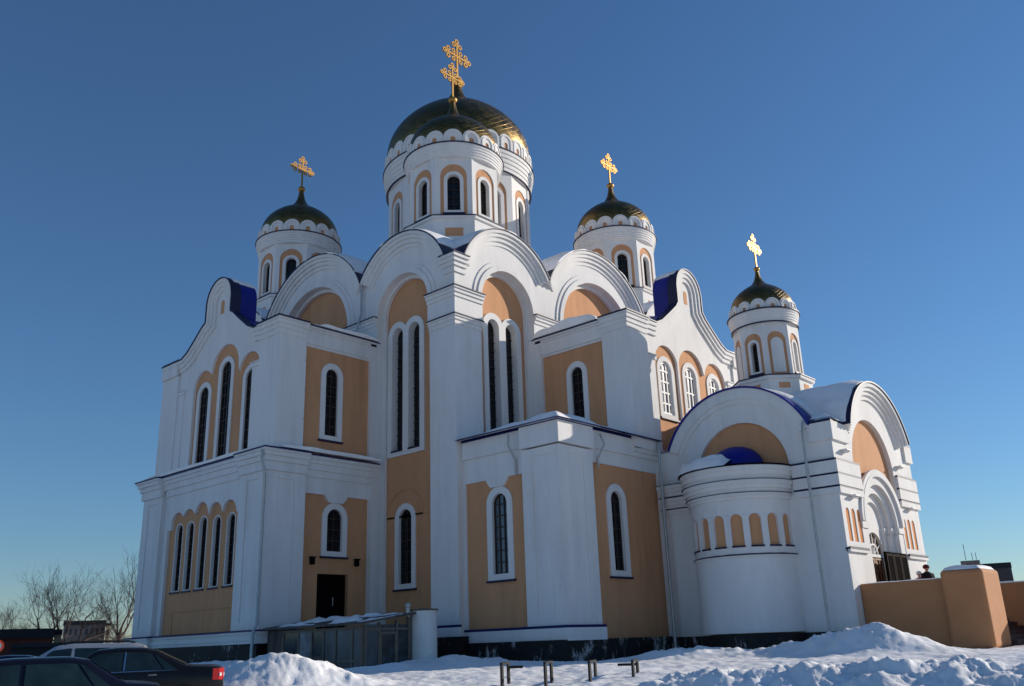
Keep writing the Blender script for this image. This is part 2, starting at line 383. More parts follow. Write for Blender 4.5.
def main_facade(kind):
    F = FK(kind, 0.0)
    inset = 0.04
    pts = [(0 if kind == 'A' else 0.3, 1.0), (W, 1.0), (W, 20.2)]
    n = 150
    for i in range(n+1):
        h = W-W*i/n
        if kind == 'B': h = max(h, 0.3)
        pts.append((h, gable_top(h, inset)))
    m = MB()
    n1 = arch(1.85, 5.85, 2.4, 20.4, 24); n2 = arch(C2+0.12-3.4, C2+0.12+3.4, 15.5, 21.9, 30)
    m.slab(F, pts, [n1, n2], 0, 0.3)
    # stepped reveals
    a1 = arch(2.02, 5.68, 2.4, 20.23, 24); a2 = arch(C2+0.12-3.2, C2+0.12+3.2, 15.5, 21.7, 30)
    m.slab(F, arch(1.75, 5.95, 2.3, 20.5, 24), [a1], 0.304, 0.52)
    m.slab(F, arch(C2+0.12-3.5, C2+0.12+3.5, 15.4, 22.0, 30), [a2], 0.304, 0.52)
    m.build('wall', WHITE, CA, smooth=20)
    # tan niche backs
    m = MB(); holes = []
    if kind == 'A':
        holes.append(window(F, 4.25, 0.95, 4.45, 8.05, 0.3, dw=0.55, rec=0.2, nx=2, nz=7))
    # paired tall windows: two openings in one white surround
    zb, zt = 11.05, 17.75
    c1_, c2_ = (4.85, 3.55) if kind == 'A' else (3.25, 4.62)
    lo, hi = min(c1_, c2_), max(c1_, c2_)
    ww, b = 0.86, 0.34
    out = [(lo-ww/2-b, zb-0.25), (hi+ww/2+b, zb-0.25)]+arc(hi, zt-ww/2, ww/2+b, 0, 180-math.degrees(math.acos(min(1, (hi-lo)/2/(ww/2+b)))), 12)
    out += arc(lo, zt-ww/2, ww/2+b, math.degrees(math.acos(min(1, (hi-lo)/2/(ww/2+b)))), 180, 12)[1:]
    q = MB(); q.slab(F, out, [arch(lo-ww/2, lo+ww/2, zb, zt), arch(hi-ww/2, hi+ww/2, zb, zt)], 0.45, 0.88)
    o = q.build('window', WHITE, CA, smooth=30)
    for c in (lo, hi):
        q = MB(); q.slab(F, arch(c-ww/2-.02, c+ww/2+.02, zb-.02, zt+.02), [], 0.86, 0.9); q.build('pane', GLASS, o)
        q = MB()
        for i in range(1, 14): q.fbox(F, c-ww/2, c+ww/2, zb+i*0.46, zb+i*0.46+0.04, 0.80, 0.858)
        q.fbox(F, c-.025, c+.025, zb, zt, 0.795, 0.856); q.build('lattice', LATT, o)
        q = MB(); q.fbox(F, c-ww/2, c+ww/2, zb-0.03, zb+0.05, 0.4, 0.8); q.build('sill', FLASH, o)
    cx = [(p[0]*0.97+0.03*(lo+hi)/2, p[1]*0.995+0.005*14) for p in out]
    holes.append(cx)
    m.slab(F, arch(1.7, 6.0, 1.0, 20.6, 24), holes, 0.54, 0.9)
    if kind == 'A':                      # blind arch line above the lower window
        m.sweep(lambda h, z, d: F(h, z, d), [(6.0, 7.75)]+[(5.55, 7.75)]+[(p[0], p[1]) for p in reversed(arc(4.28, 7.75, 1.27, 0, 180, 16))]+[(2.6, 7.75)], [(0, 0.50), (0.07, 0.50), (0.07, 0.56), (0, 0.56)])
    m.slab(F, arch(C2+0.12-3.6, C2+0.12+3.6, 15.3, 22.1, 30), [], 0.54, 0.9)
    m.build('tan_panel', TAN, CA)
    # mouldings
    mo = MB(); fl = MB()
    prof = [(0, 0.05), (0, -0.40), (0.17, -0.40), (0.17, -0.29), (0.36, -0.29), (0.36, -0.18), (0.58, -0.18), (0.58, -0.07), (0.8, -0.07), (0.8, 0.05)]
    fprof = [(-0.06, 0.4), (-0.06, -0.45), (-0.004, -0.45), (-0.004, 0.4)]
    aL = math.degrees(math.asin((20.3-Z1)/R1)); aV = math.degrees(math.atan2(VZ-Z1, VH-C1)); bV = math.degrees(math.atan2(VZ-Z2, VH-C2))
    for c, zc, r, s0, s1 in ((C1, Z1, R1, aV, 180-aL), (C2, Z2, R2, 180-bV, bV), (C3, Z1, R1, aL, 180-aV)):
        a = arc(c, zc, r, s0, s1, 40)
        mo.sweep(F, a, prof); fl.sweep(F, a, fprof)
    # inner arch steps
    for c, r, zc in ((3.85, 2.0, 18.4), (C2+0.12, 3.4, 18.5)):
        for k, (w_, dd) in enumerate(((0.55, -0.06), (0.30, -0.13))):
            mo.sweep(F, arc(c, zc, r+w_, 0, 180, 36), [(0, 0.03), (0, dd), (w_-0.01*k-.004, dd), (w_-0.01*k-.004, 0.03)])
    mo.build('arch_moulding', WHITE, CA, smooth=25); fl.build('flashing', FLASH, CA, smooth=25)
    # blue vaults and snow
    v = MB(); depth = {0: 8.0, 1: 11.6, 2: 8.0}
    for i, (c, zc, r, s0, s1) in enumerate(((C1, Z1, R1, 28, 152), (C2, Z2, R2, 26, 154), (C3, Z1, R1, 28, 152))):
        v.slab(F, arc(c, zc, r-0.08, s0, s1, 40), [], 1.15, depth[i])
        v.sweep(F, arc(c, zc, r, s0, s1, 40), [(0.1, depth[i]), (0.1, 0.3), (-0.02, 0.3), (-0.02, depth[i])])
    v.build('vault_roof', BLUE, CA, smooth=30)
    for i, (c, zc, r, s0, s1) in enumerate(((C1, Z1, R1, 30, 145), (C2, Z2, R2, 36, 146), (C3, Z1, R1, 30, 140))):
        drift(F, arc(c, zc, r+0.05, s0, s1, 30), -0.42, depth[i]-0.3, 14, 0.16, seed=i*3.1+(7 if kind == 'A' else 0))
main_facade('A'); main_facade('B')
m = MB(); m.box(1.3, W-0.1, 1.3, W-0.1, 0.0, 20.0); m.box(0.02, W-0.1, W-0.3, W, 1, 20.2); m.box(W-0.3, W, 0.02, W-0.31, 1, 20.2)
m.build('wall', WHITE, CA)
# corner valley roof between the two near gables
m = MB()
m.add([(-0.1, -0.1, 20.3), (0.9, -0.1, 20.3), (4.5, 4.5, 22.3), (-0.1, 0.9, 20.3), (-0.1, -0.1, 20.1), (0.9, -0.1, 20.1), (4.5, 4.5, 20.1), (-0.1, 0.9, 20.1)],
      [(0, 1, 2, 3), (4, 7, 6, 5), (0, 4, 5, 1), (1, 5, 6, 2), (2, 6, 7, 3), (3, 7, 4, 0)]); m.build('valley_roof', BLUE, CA)
m = MB(); vv = []; ff = []; n = 14
for i in range(n+1):
    for j in range(n+1):
        x, y = -0.25+4.2*i/n, -0.25+4.2*j/n; e = min(1, min(i, j)/2.5)
        z = 20.36+0.2*e+min(x, y)*0.30+0.10*noise.noise(Vector((x*1.2, y*1.2, 3)))*e
        if x < 0.3 and y > 0.8: x = 0.35
        if y < 0.3 and x > 0.8: y = 0.35
        vv.append((x, y, z))
for i in range(n):
    for j in range(n): ff.append((i*(n+1)+j, (i+1)*(n+1)+j, (i+1)*(n+1)+j+1, i*(n+1)+j+1))
m.add(vv, ff); m.build('roof_snow', SNOW, CA, smooth=60, fix=False)

# pier cornices
LV = [(0.36, 0.09), (0.28, 0.17), (0.2, 0.2), (0.13, 0.9)]
LS = [(0.19, 0.08), (0.12, 0.16), (0.05, 0.22)]
pier = [(0, 1.86), (0, 0), (1.86, 0)]
for p_, sd in ((pier, -1),):
    pass
cornice(list(reversed(pier)), 18.49, LV, side=1)
cornice(list(reversed(pier)), 17.08, LS, side=1)
cornice([(0.75, 0), (0, 0), (0, 0.75)], 20.28, [(0.38, 0.16), (0.28, 0.2), (0.18, 0.22), (0.09, 0.3)], side=1)
for k in ('A', 'B'):
    a, b = 5.86, 8.46
    p_ = [(0, b), (0, a)] if k == 'A' else [(a, 0), (b, 0)]
    sd = -1
    cornice(p_, 18.45, LV, side=sd); cornice(p_, 17.1, LS, side=sd)

# ------------------------------------------------------------------ WINGS (upper storey with scroll gable)
def wing(kind, hc, tops, wins, hw0, hw1, sidewin):
    """hc: centre; wins: list of (centre, tan half width, tan top, glass width, z0, glass top)"""
    pf = -6.03
    F = FK(kind, pf); S = FK(other(kind), 6.0)
    zn, zt = tops; HW = hc-5.85
    half = [(HW, 17.0), (3.55, 17.0), (3.0, 17.25), (2.2, 17.85), (1.5, 18.4), (1.22, zn), (1.22, zt-1.15)]
    outl = [(hc-a, z) for a, z in half]+arc(hc, zt-1.2, 1.2, 172, 8, 16)+[(hc+a, z) for a, z in reversed(half)]
    # tan field with arched heads
    tan = []
    ws = sorted(wins)
    zb = 10.3
    lo = ws[0][0]-ws[0][1]; hi = ws[-1][0]+ws[-1][1]
    tan = [(lo, zb), (hi, zb)]
    nn = 80
    for i in range(nn+1):
        h = hi-(hi-lo)*i/nn; z = 0
        for c, r, t, *_ in ws:
            q = r*r-(h-c)**2
            if q >= -1e-9: z = max(z, t-r+math.sqrt(max(q, 0)))
        tan.append((h, z))
    m = MB()
    m.slab(F, [(hc-HW, 10.0), (hc+HW, 10.0)]+list(reversed(outl)), [[(p[0], max(p[1], 10.35)) for p in tan]], 0, 0.14)
    nich = arch(hc-0.2, hc+0.2, zn+0.15, zn+0.95, 10)
    m.build('wall', WHITE, CA, smooth=20)
    holes = []
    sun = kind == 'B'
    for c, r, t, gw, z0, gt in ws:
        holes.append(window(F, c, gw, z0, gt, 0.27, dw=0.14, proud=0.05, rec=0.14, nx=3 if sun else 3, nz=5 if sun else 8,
                            lat=LATTW if sun else LATT, pane=GLASS_SKYLIT if sun else GLASS, bar=0.09 if sun else 0.05, sill=sun))
    m = MB(); m.slab(F, [(p[0], p[1]) for p in [(lo-0.2, 9.9), (hi+0.2, 9.9), (hi+0.2, 17.0), (lo-0.2, 17.0)]], holes, 0.142, 0.45)
    m.fbox(F, hc-0.17, hc+0.17, zn+0.25, zn+0.85, -0.012, 0.05); m.slab(F, arc(hc, zn+0.85, 0.17, 0, 180, 10), [], -0.0125, 0.05)
    m.build('tan_panel', TAN, CA)
    # gable mouldings
    mo = MB(); fl = MB()
    path = outl
    mo.sweep(F, path, [(0, 0.05), (0, -0.25), (0.2, -0.25), (0.2, -0.18), (0.42, -0.18), (0.42, -0.1), (0.66, -0.1), (0.66, 0.05)], side=-1)
    fl.sweep(F, path, [(-0.06, 0.3), (-0.06, -0.3), (-0.004, -0.3), (-0.004, 0.3)], side=-1)
    mo.build('gable_moulding', WHITE, CA, smooth=25); fl.build('flashing', FLASH, CA)
    # scroll barrel (blue) behind the scroll
    b = MB(); b.slab(F, [(hc-1.2, zn-0.6), (hc+1.2, zn-0.6), (hc+1.2, zt-1.2)]+arc(hc, zt-1.2, 1.2, 8, 172, 16)+[(hc-1.2, zt-1.2)], [], 0.15, 1.3); b.build('scroll_roof', BLUE, CA, smooth=25)
    # corner piers (two-step), front and side
    z0, z1 = 10.2, 16.15
    for s_ in (-1, 1):
        m = MB(); e = hc+s_*HW
        a, b_ = sorted((e, e-s_*1.75)); m.fbox(F, a+(0.0 if s_ > 0 else -0.0), b_, z0, 16.98, -0.1, 0.05)
        a, b_ = sorted((e-s_*1.755, e-s_*2.4)); m.fbox(F, a, b_, z0, 15.0, -0.05, 0.05)
        a, b_ = sorted((e-s_*1.755, e-s_*2.5)); m.fbox(F, a, b_, 15.004, 15.2, -0.1, 0.05); m.fbox(F, a, b_, 15.21, 15.26, -0.15, 0.05)
        m.build('pier', WHITE, CA)
    # side pier with the front pier as one corner block
    near = hc-HW
    m = MB(); m.fbox(S, pf-0.097, pf+1.45, z0, 16.975, near-6.0-0.003, 0.4); m.build('pier', WHITE, CA); m = MB()
    m.fbox(S, -0.5, 0.0, z0, 16.98, -0.12, 0.1); m.build('pier', WHITE, CA); m = MB()
    # side frieze
    m.fbox(S, pf+0.1, 0.0, 15.95, 17.0, 0.0, 0.4)
    m.build('frieze', WHITE, CA)
    # other walls of the wing body
    far = hc+HW
    bx = MB()
    if kind == 'A': bx.box(pf+0.8, 0.2, 6.8, far, 10, 16.9)
    else: bx.box(6.8, far, pf+0.8, 0.2, 10, 16.9)
    bx.build('wall', WHITE, CA)
    # side wall tan with one window
    c, gw, zz0, gt = sidewin
    hole = window(S, c, gw, zz0, gt, 0.3, dw=0.06, proud=0.06, rec=0.16, nx=2, nz=7)
    m = MB(); m.slab(S, rect(pf+0.2, 0.2, 10.0, 16.2), [hole], 0.06, 0.4); m.build('tan_panel', TAN, CA)
    # eave cornice around the corner
    lv = [(0.24, 0.1), (0.18, 0.2), (0.11, 0.22), (0.05, 0.28)]
    inner_end = near+1.75
    if kind == 'A':
        p1 = [(pf-0.1, inner_end), (pf-0.1, near), (pf+1.45, near)]; p2 = [(pf+1.45, 6.0), (-0.13, 6.0)]
        p3 = [(pf-0.1, far), (pf-0.1, far-1.75)]; sd = 1
    else:
        p1 = [(inner_end, pf-0.1), (near, pf-0.1), (near, pf+1.45)]; p2 = [(6.0, pf+1.45), (6.0, -0.13)]
        p3 = [(far, pf-0.1), (far-1.75, pf-0.1)]; sd = -1
    cornice(p1, 17.02, lv, side=sd*-1, ft=0.07); cornice(p2, 17.0, [(0.2, 0.1), (0.12, 0.12), (0.06, 0.7)], side=sd*-1, ft=0.07)
    cornice(p3, 17.02, lv, side=sd, ft=0.07)
    # roof
    rf = MB(); prof = [(hc-HW-0.1, 17.05), (hc-3.4, 17.2), (hc-1.3, 18.35), (hc, 18.7), (hc+1.3, 18.35), (hc+3.4, 17.2), (hc+HW+0.1, 17.05)]
    rf.slab(F, [(hc+HW-.15, 16.97), (hc-HW+.15, 16.97)]+prof, [], 0.15, 6.1); rf.build('wing_roof', BLUE, CA)
    drift(F, [(p[0], p[1]+0.03) for p in prof[:4]][::-1], 1.8, 6.15, 12, 0.22, seed=hc)
    e0 = [(near-0.18, 17.1), (near+0.8, 17.14), (near+2.4, 17.2)]
    drift(F, e0[::-1], 1.6 if kind == 'B' else 2.2, 5.9, 16, 0.34 if kind == 'B' else 0.12, seed=hc+2, taper=False)
    drift(F, arc(hc, zt-1.2, 1.24, 20, 140, 12), 0.0, 1.35, 6, 0.06, seed=hc+4)
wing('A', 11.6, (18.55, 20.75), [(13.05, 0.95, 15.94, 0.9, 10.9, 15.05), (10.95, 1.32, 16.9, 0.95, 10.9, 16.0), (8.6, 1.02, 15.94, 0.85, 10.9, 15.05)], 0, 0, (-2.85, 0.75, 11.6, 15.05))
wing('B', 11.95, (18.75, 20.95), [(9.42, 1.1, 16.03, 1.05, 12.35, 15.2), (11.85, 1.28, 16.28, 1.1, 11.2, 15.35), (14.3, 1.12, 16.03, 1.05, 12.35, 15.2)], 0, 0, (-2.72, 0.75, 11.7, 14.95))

# ------------------------------------------------------------------ LOWER STOREY
BASE = [(0.30, 0.1), (0.22, 0.14), (0.30, 0.12), (0.25, 0.14)]
def keystone(m, F, hc, zb, zt, d0, d1): m.slab(F, [(hc-0.42, zb), (hc+0.42, zb), (hc+0.72, zt), (hc-0.72, zt)], [], d0, d1)
def pil(m, F, h0, h1, z0, z1, d0, dd=0.06):
    """pilaster with a sunk panel"""
    m = MB(); m.slab(F, rect(h0, h1, z0, z1), [rect(h0+(h1-h0)*.28, h0+(h1-h0)*.72, z0+0.5, z1-0.35)], d0, d0+dd); m.fbox(F, h0+0.004, h1-0.004, z0+.002, z1-.002, d0+dd-0.002, 0.1)
    m.build('pilaster', WHITE, CA)

# left wing, lower
Fl = FA(-6.35); Sl = FB(5.95)
tl, th_ = 8.2, 14.95
tp = [(tl, 2.3), (th_, 2.3), (th_, 7.65), (14.62, 7.65)]
cs = [14.02, 12.92, 11.68, 10.38, 9.1]; tz = [8.5, 8.55, 8.74, 8.58, 8.54]
for i in range(81):
    h = 14.62-(14.62-tl)*i/80; z = 7.9
    for c, t in zip(cs, tz):
        q = 0.64**2-(h-c)**2
        if q > 0: z = max(z, t-0.64+math.sqrt(q))
    tp.append((h, z))
m = MB(); m.slab(Fl, rect(5.8, 17.39, 1.0, 9.6), [[(p[0], p[1]) for p in tp]], 0.0, 0.16); m.build('wall', WHITE, CA)
holes = [window(Fl, c, 0.66, 4.6, 7.9 if i != 2 else 8.02, 0.06, dw=0.16, proud=-0.0, rec=0.26, nx=2, nz=9, bar=0.03) for i, c in enumerate(cs)]
m = MB(); m.slab(Fl, rect(tl-0.2, th_+0.2, 1.2, 8.9), holes, 0.162, 0.7)
m.slab(Fl, rect(8.25, 14.1, 2.3, 3.62), [rect(8.25, 14.02, 2.3, 3.55)], 0.12, 0.17)
m.build('tan_panel', TAN, CA)
m = MB()
pil(m, Fl, 15.4, 17.4, 2.3, 9.5, -0.22); pil(m, Fl, 5.73, 7.95, 2.3, 9.5, -0.22)
pil(m, Sl, -6.567, -4.4, 2.3, 9.5, -0.217)
m = MB(); m.slab(Sl, [(-4.6, 8.65), (0.0, 8.65), (0.0, 10.3), (-4.6, 10.3)], [], 0.0, 0.3); keystone(m, Sl, -2.45, 8.3, 8.66, -0.03, 0.2)
m.fbox(Sl, -0.45, -0.0, 1.0, 9.4, -0.2, 0.2); m.build('wall', WHITE, CA); m = MB(); m.box(-5.7, 0.5, 6.8, 17.15, 0, 10.3); m.build('wall', WHITE, CA)
hole = window(Sl, -2.45, 0.9, 6.0, 8.02, 0.3, dw=0.1, rec=0.18, nx=2, nz=4)
m = MB(); m.slab(Sl, rect(-4.6, 0.0, 1.0, 9.0), [hole, rect(-3.35, -1.55, 2.2, 4.95)], 0.1, 0.5); m.build('tan_panel', TAN, CA)
m = MB(); m.fbox(Sl, -3.32, -1.58, 2.2, 4.92, 0.3, 0.36)
dr = m.build('door', DOOR, CA)
m = MB()
for h in (-3.25, -2.38): m.slab(Sl, rect(h, h+0.78, 2.3, 4.8), [rect(h+.12, h+.66, 2.4, 3.3), rect(h+.12, h+.66, 3.45, 4.7)], 0.26, 0.302)
m.build('door_panel', DOOR, dr)
m = MB(); m.tube([Sl(-2.34, 3.5, 0.2), Sl(-2.34, 3.9, 0.2)], 0.02); m.build('handle', PIPE, dr)
for h in (-3.75, -1.15):
    m = MB(); m.fbox(Sl, h-0.1, h+0.1, 5.35, 5.65, -0.12, 0.02); m.fbox(Sl, h-0.14, h+0.14, 5.652, 5.7, -0.17, 0.05); m.fbox(Sl, h-0.03, h+0.03, 5.42, 5.5, 0.0, 0.12); m.build('wall_lamp', DOOR, CA)
LC = [(0.38, 0.1), (0.30, 0.2), (0.2, 0.24), (0.11, 0.42)]
cornice([(-4.4, 5.73), (-6.57, 5.73), (-6.57, 7.95)], 10.42, LC, side=1, fmat=TRIM, ft=0.06)
cornice([(-6.35, 7.95), (-6.35, 15.4)], 10.42, [(0.3, 0.16), (0.22, 0.2), (0.15, 0.3), (0.07, 0.34)], side=1, fmat=TRIM, ft=0.06)
cornice([(-6.57, 15.4), (-6.57, 17.4), (-5.6, 17.4)], 10.42, LC, side=1, fmat=TRIM, ft=0.06)
cornice([(-0.0, 5.95), (-4.4, 5.95)], 10.42, [(0.3, 0.16), (0.22, 0.2), (0.15, 0.3), (0.07, 0.34)], side=1, fmat=TRIM, ft=0.06)
drift(Fl, [(5.4, 10.58), (5.7, 10.6), (6.1, 10.66)][::-1], 0.3, 6.2, 20, 0.12, seed=21, taper=False)
drift(FB(6), [(-6.72, 10.56), (-6.4, 10.62), (-6.0, 10.66)][::-1], -0.2, 11.4, 24, 0.10, seed=23, taper=False)
# base mouldings and granite plinth round the whole lower outline
out_l = [(0, -0.02), (0, 2.0)]
base_path = [(2.95, -6.02), (0.2, -6.02), (0.2, -3.9), (0.42, -3.9), (0.42, 0.0)]
def base(path, zt=2.4, side=1):
    m = MB(); m.sweep(PLAN, path, steps(zt, BASE), side=side); o = m.build('base_moulding', WHITE, CA)
    m = MB(); m.sweep(PLAN, path, flash(zt, 0.3, 0.045), side=side); m.build('flashing', TRIM, o)
base([(2.62, -6.04), (0.15, -6.04), (0.15, -3.9), (0.4, -3.9), (0.4, 0.0)], zt=2.06, side=-1)
base([(0.02, 0.0), (0.0, 0.0), (0.0, 1.85)], zt=2.3, side=-1)
base([(0.3, 1.85), (0.3, 5.6)], zt=2.3, side=-1)
base([(-0.45, 5.75), (-4.2, 5.75)], side=1) if False else None
base([(-4.4, 5.73), (-6.57, 5.73), (-6.57, 7.95), (-6.35, 7.95), (-6.35, 15.4), (-6.57, 15.4), (-6.57, 17.4), (-5.6, 17.4)], side=1)
m = MB()
PL = [(-0.3, -1.0), (-0.3, 1.6), (0.2, 1.6), (0.2, -1.0)]
m.sweep(PLAN, [(8.2, -5.8), (0.15, -5.8), (0.15, -3.9), (0.4, -3.9), (0.4, 0.0)], PL, side=-1); m.build('plinth', GRANITE, CA); m = MB()
PL = [(-0.3, -1.0), (-0.3, 1.9), (0.2, 1.9), (0.2, -1.0)]
m.sweep(PLAN, [(0.39, 0.0), (0.0, 0.0), (0.0, 5.95), (-6.35, 5.95), (-6.35, 17.4), (-5, 17.4)], PL, side=-1)
m.build('plinth', GRANITE, CA)

# corner chapel between the main cube and the right wing
Fc = FA(0.4); Sc = FB(-5.8)
hole = window(Fc, -2.2, 0.92, 4.45, 7.98, 0.33, dw=0.1, rec=0.18, nx=3, nz=7, pane=GLASS_SKYLIT)
m = MB(); m.slab(Fc, rect(-4.1, 0.1, 1.5, 8.9), [hole], 0.1, 0.5); hole = window(Sc, 4.5, 0.85, 4.45, 8.0, 0.33, dw=0.1, rec=0.2, nx=2, nz=6)
m.slab(Sc, rect(2.4, 8.2, 1.55, 9.3), [hole], 0.1, 0.5); m.build('tan_panel', TAN, CA)
m = MB(); m.fbox(Fc, -4.0, 0.0, 8.66, 10.4, 0.0, 0.3); m.fbox(Fc, -0.12, 0.15, 1.5, 8.66, 0.0, 0.3); keystone(m, Fc, -2.15, 8.28, 8.67, -0.03, 0.2)
m.fbox(Sc, 2.4, 8.2, 9.15, 10.4, 0.0, 0.3); m.build('wall', WHITE, CA); m = MB(); m.box(1.1, 9, -5.1, 0, 0, 10.4); m.build('wall', WHITE, CA)
m = MB(); pil(m, Fc, -6.04, -3.9, 1.9, 9.6, -0.25); pil(m, Sc, 0.153, 2.5, 1.9, 9.6, -0.237)
cornice([(2.5, -6.04), (0.15, -6.04), (0.15, -3.9)], 10.62, LC, side=-1, fmat=TRIM, ft=0.06)
cornice([(0.4, -3.9), (0.4, -0.02)], 10.6, [(0.32, 0.14), (0.24, 0.18), (0.16, 0.2), (0.08, 0.3)], side=-1, fmat=TRIM, ft=0.06)
cornice([(8.1, -5.8), (2.5, -5.8)], 10.6, [(0.3, 0.14), (0.22, 0.18), (0.15, 0.2), (0.07, 0.3)], side=-1, fmat=TRIM, ft=0.06)
def patch(name, x0, x1, y0, y1, zf, nx, ny, mt, th=0.0):
    m = MB(); vv = []; ff = []
    for i in range(nx+1):
        for j in range(ny+1):
            x, y = x0+(x1-x0)*i/nx, y0+(y1-y0)*j/ny; vv.append((x, y, zf(x, y)))
    for i in range(nx):
        for j in range(ny): ff.append((i*(ny+1)+j, (i+1)*(ny+1)+j, (i+1)*(ny+1)+j+1, i*(ny+1)+j+1))
    m.add(vv, ff); return m.build(name, mt, CA, smooth=60, fix=False)
patch('chapel_roof', -0.25, 8.0, -6.4, 0.0, lambda x, y: 10.68+0.16*max(0, min(x+0.25, y+6.4)), 20, 20, BLUE)
def cs_(x, y):
    e = max(0.0, min(x+0.15, y+6.3)); k = min(1, e/0.35)
    nz_ = noise.noise(Vector((x*0.9, y*0.9, 1.7))); near_corner = max(0, 1-math.hypot(x-0.5, y+5.5)/4.5)
    return 10.66+0.16*e+k*(0.10+0.26*near_corner+0.12*nz_)-0.05*(1-k)
patch('roof_snow', -0.15, 8.0, -6.3, 0.0, cs_, 60, 48, SNOW)

# ------------------------------------------------------------------ PORCH (narthex) with apse and portal
PX, PY = 8.0, -14.7
Fp = FA(PX); Fg = FB(PY)
AC, AZ, AR = -10.25, 8.62, 3.85
def gtop(c, r, zc, e0, e1, ze):
    """outline of a wall with a round gable from h=e1 back to e0"""
    a = math.degrees(math.asin((ze-zc)/r)); return [(e1, ze)]+arc(c, zc, r, a, 180-a, 40)+[(e0, ze)]
m = MB(); th0 = arch(AC-2.4, AC+2.2, 8.0, 10.85, 24)
out = [(PY+0.3, 1.0), (-5.6, 1.0)]+gtop(AC, AR-0.03, AZ, PY+0.3, -5.6, 10.1)
m.slab(Fp, out, [th0], 0, 0.3); m.build('wall', WHITE, CA, smooth=20)
m = MB(); m.slab(Fp, arch(AC-2.5, AC+2.3, 7.8, 10.95, 24), [], 0.22, 0.5); m.build('tan_panel', TAN, CA)
GC, GZ, GR = 12.75, 8.85, 3.75
m = MB(); mo = MB(); fl = MB()
a = math.degrees(math.asin((10.1-AZ)/AR))
mo.sweep(Fp, arc(AC, AZ, AR, a, 180-a, 40), [(0, 0.05), (0, -0.14), (0.5, -0.14), (0.5, -0.07), (0.72, -0.07), (0.72, 0.05)])
fl.sweep(Fp, arc(AC, AZ, AR, a, 180-a, 40), [(-0.08, 0.5), (-0.08, -0.22), (-0.004, -0.22), (-0.004, 0.5)])
mo.build('arch_moulding', WHITE, CA, smooth=25); fl.build('flashing', BLUE, CA, smooth=25)
# portal front
gh = arch(GC-2.45, GC+2.2, 6.0, 10.95, 30)
po = arch(GC-2.5, GC+2.1, 2.2, 8.25, 30)
m = MB(); out = [(PX, 1.0), (17.2, 1.0)]+gtop(GC, GR-0.03, GZ, PX, 17.2, 10.15)
PC = 12.35
field = [(PC-2.35, 2.2), (PC+2.35, 2.2), (PC+2.35, 8.4)]+arc(PC, 8.5, 2.35, 0, 180, 30)+[(PC-2.35, 8.4)]
blind = []
for c in (8.55, 9.12, 9.69, 15.05, 15.62, 16.2): blind.append(arch(c-0.19, c+0.19, 5.1, 6.5, 10))
m.slab(Fg, out, [field]+blind, 0, 0.3); m.build('wall', WHITE, CA, smooth=20)
m = MB(); m.slab(Fg, [(PC-2.1, 6.05), (PC-2.5, 6.05), (PC-2.5, 8.5)]+arc(PC, 8.5, 2.5, 180, 0, 30)[1:-1]+[(PC+2.5, 8.5), (PC+2.5, 6.05), (PC+2.1, 6.05)]+arc(PC, 6.05, 2.1, 0, 180, 30)[1:-1], [], 0.22, 0.5)
m.build('tan_panel', TAN, CA)
for c in (8.55, 9.12, 9.69, 15.05, 15.62, 16.2):
    m = MB(); m.slab(Fg, arch(c-0.22, c+0.22, 5.07, 6.53, 10), [], 0.035, 0.31); m.build('blind_niche', ORANGE, CA)
m = MB()                                     # receding portal arches and jambs
zc = 6.05; NA = 3; mat_dk = mat('dark_brown_leaf', (0.02, 0.012, 0.009), 0.8, var=0.3, vscale=6, spec=0.05); mat_leaf = mat('carved_door_leaf', (0.34, 0.20, 0.12), 0.6, var=0.3, vscale=8)
for i in range(NA):
    ro = 2.16-0.37*i; ri = ro-0.375; d = 0.0+0.2*i
    m.slab(Fg, [(PC-ro, zc), (PC-ri, zc)]+arc(PC, zc, ri, 180, 0, 24)+[(PC+ro, zc)]+arc(PC, zc, ro, 0, 180, 24), [], d, 1.2)
    for s_ in (-1, 1):
        a_, b_ = sorted((PC+s_*ri, PC+s_*(2.42 if i == 0 else ro))); m.fbox(Fg, a_, b_, 2.2, zc-0.004, d+0.02, 1.2)
        m.fbox(Fg, a_-0.04, b_+0.04, zc-0.3, zc-0.06, d-0.04, d+0.2)
        if i > 0:
            q = Fg(PC+s_*ro, 0, d-0.02); m.revolve((q[0], q[1]), [(0.0, 2.3), (0.11, 2.3), (0.11, 3.2), (0.14, 3.3), (0.11, 3.4), (0.10, zc-0.4), (0.0, zc-0.4)], 12)
ri = 2.16-0.37*NA
m.slab(Fg, [(PC-ri-0.05, 2.2), (PC+ri+0.05, 2.2)]+[(PC+ri+0.05, zc)]+arc(PC, zc, ri+0.05, 0, 180, 20)+[(PC-ri-0.05, zc)], [arch(PC-0.98, PC+0.98, 2.25, 5.75, 18)], 0.52, 1.1)
m.build('portal_arch', WHITE, CA, smooth=30)
m = MB(); m.slab(Fg, arch(PC-1.0, PC+1.0, 2.22, 5.77, 18), [], 0.66, 0.72); o = m.build('door', WOOD, CA)
m = MB()
for k in range(7):
    a = R_(k*30); m.tube([Fg(PC, 4.77, 0.63), Fg(PC+0.95*math.cos(a), 4.77+0.95*math.sin(a), 0.63)], 0.03, 6)
m.sweep(Fg, arc(PC, 4.77, 0.5, 0, 180, 14), [(0, 0.6), (0.07, 0.6), (0.07, 0.656), (0, 0.656)]); m.fbox(Fg, PC-0.97, PC+0.97, 4.66, 4.76, 0.6, 0.656); m.build('fanlight', LATTW, o)
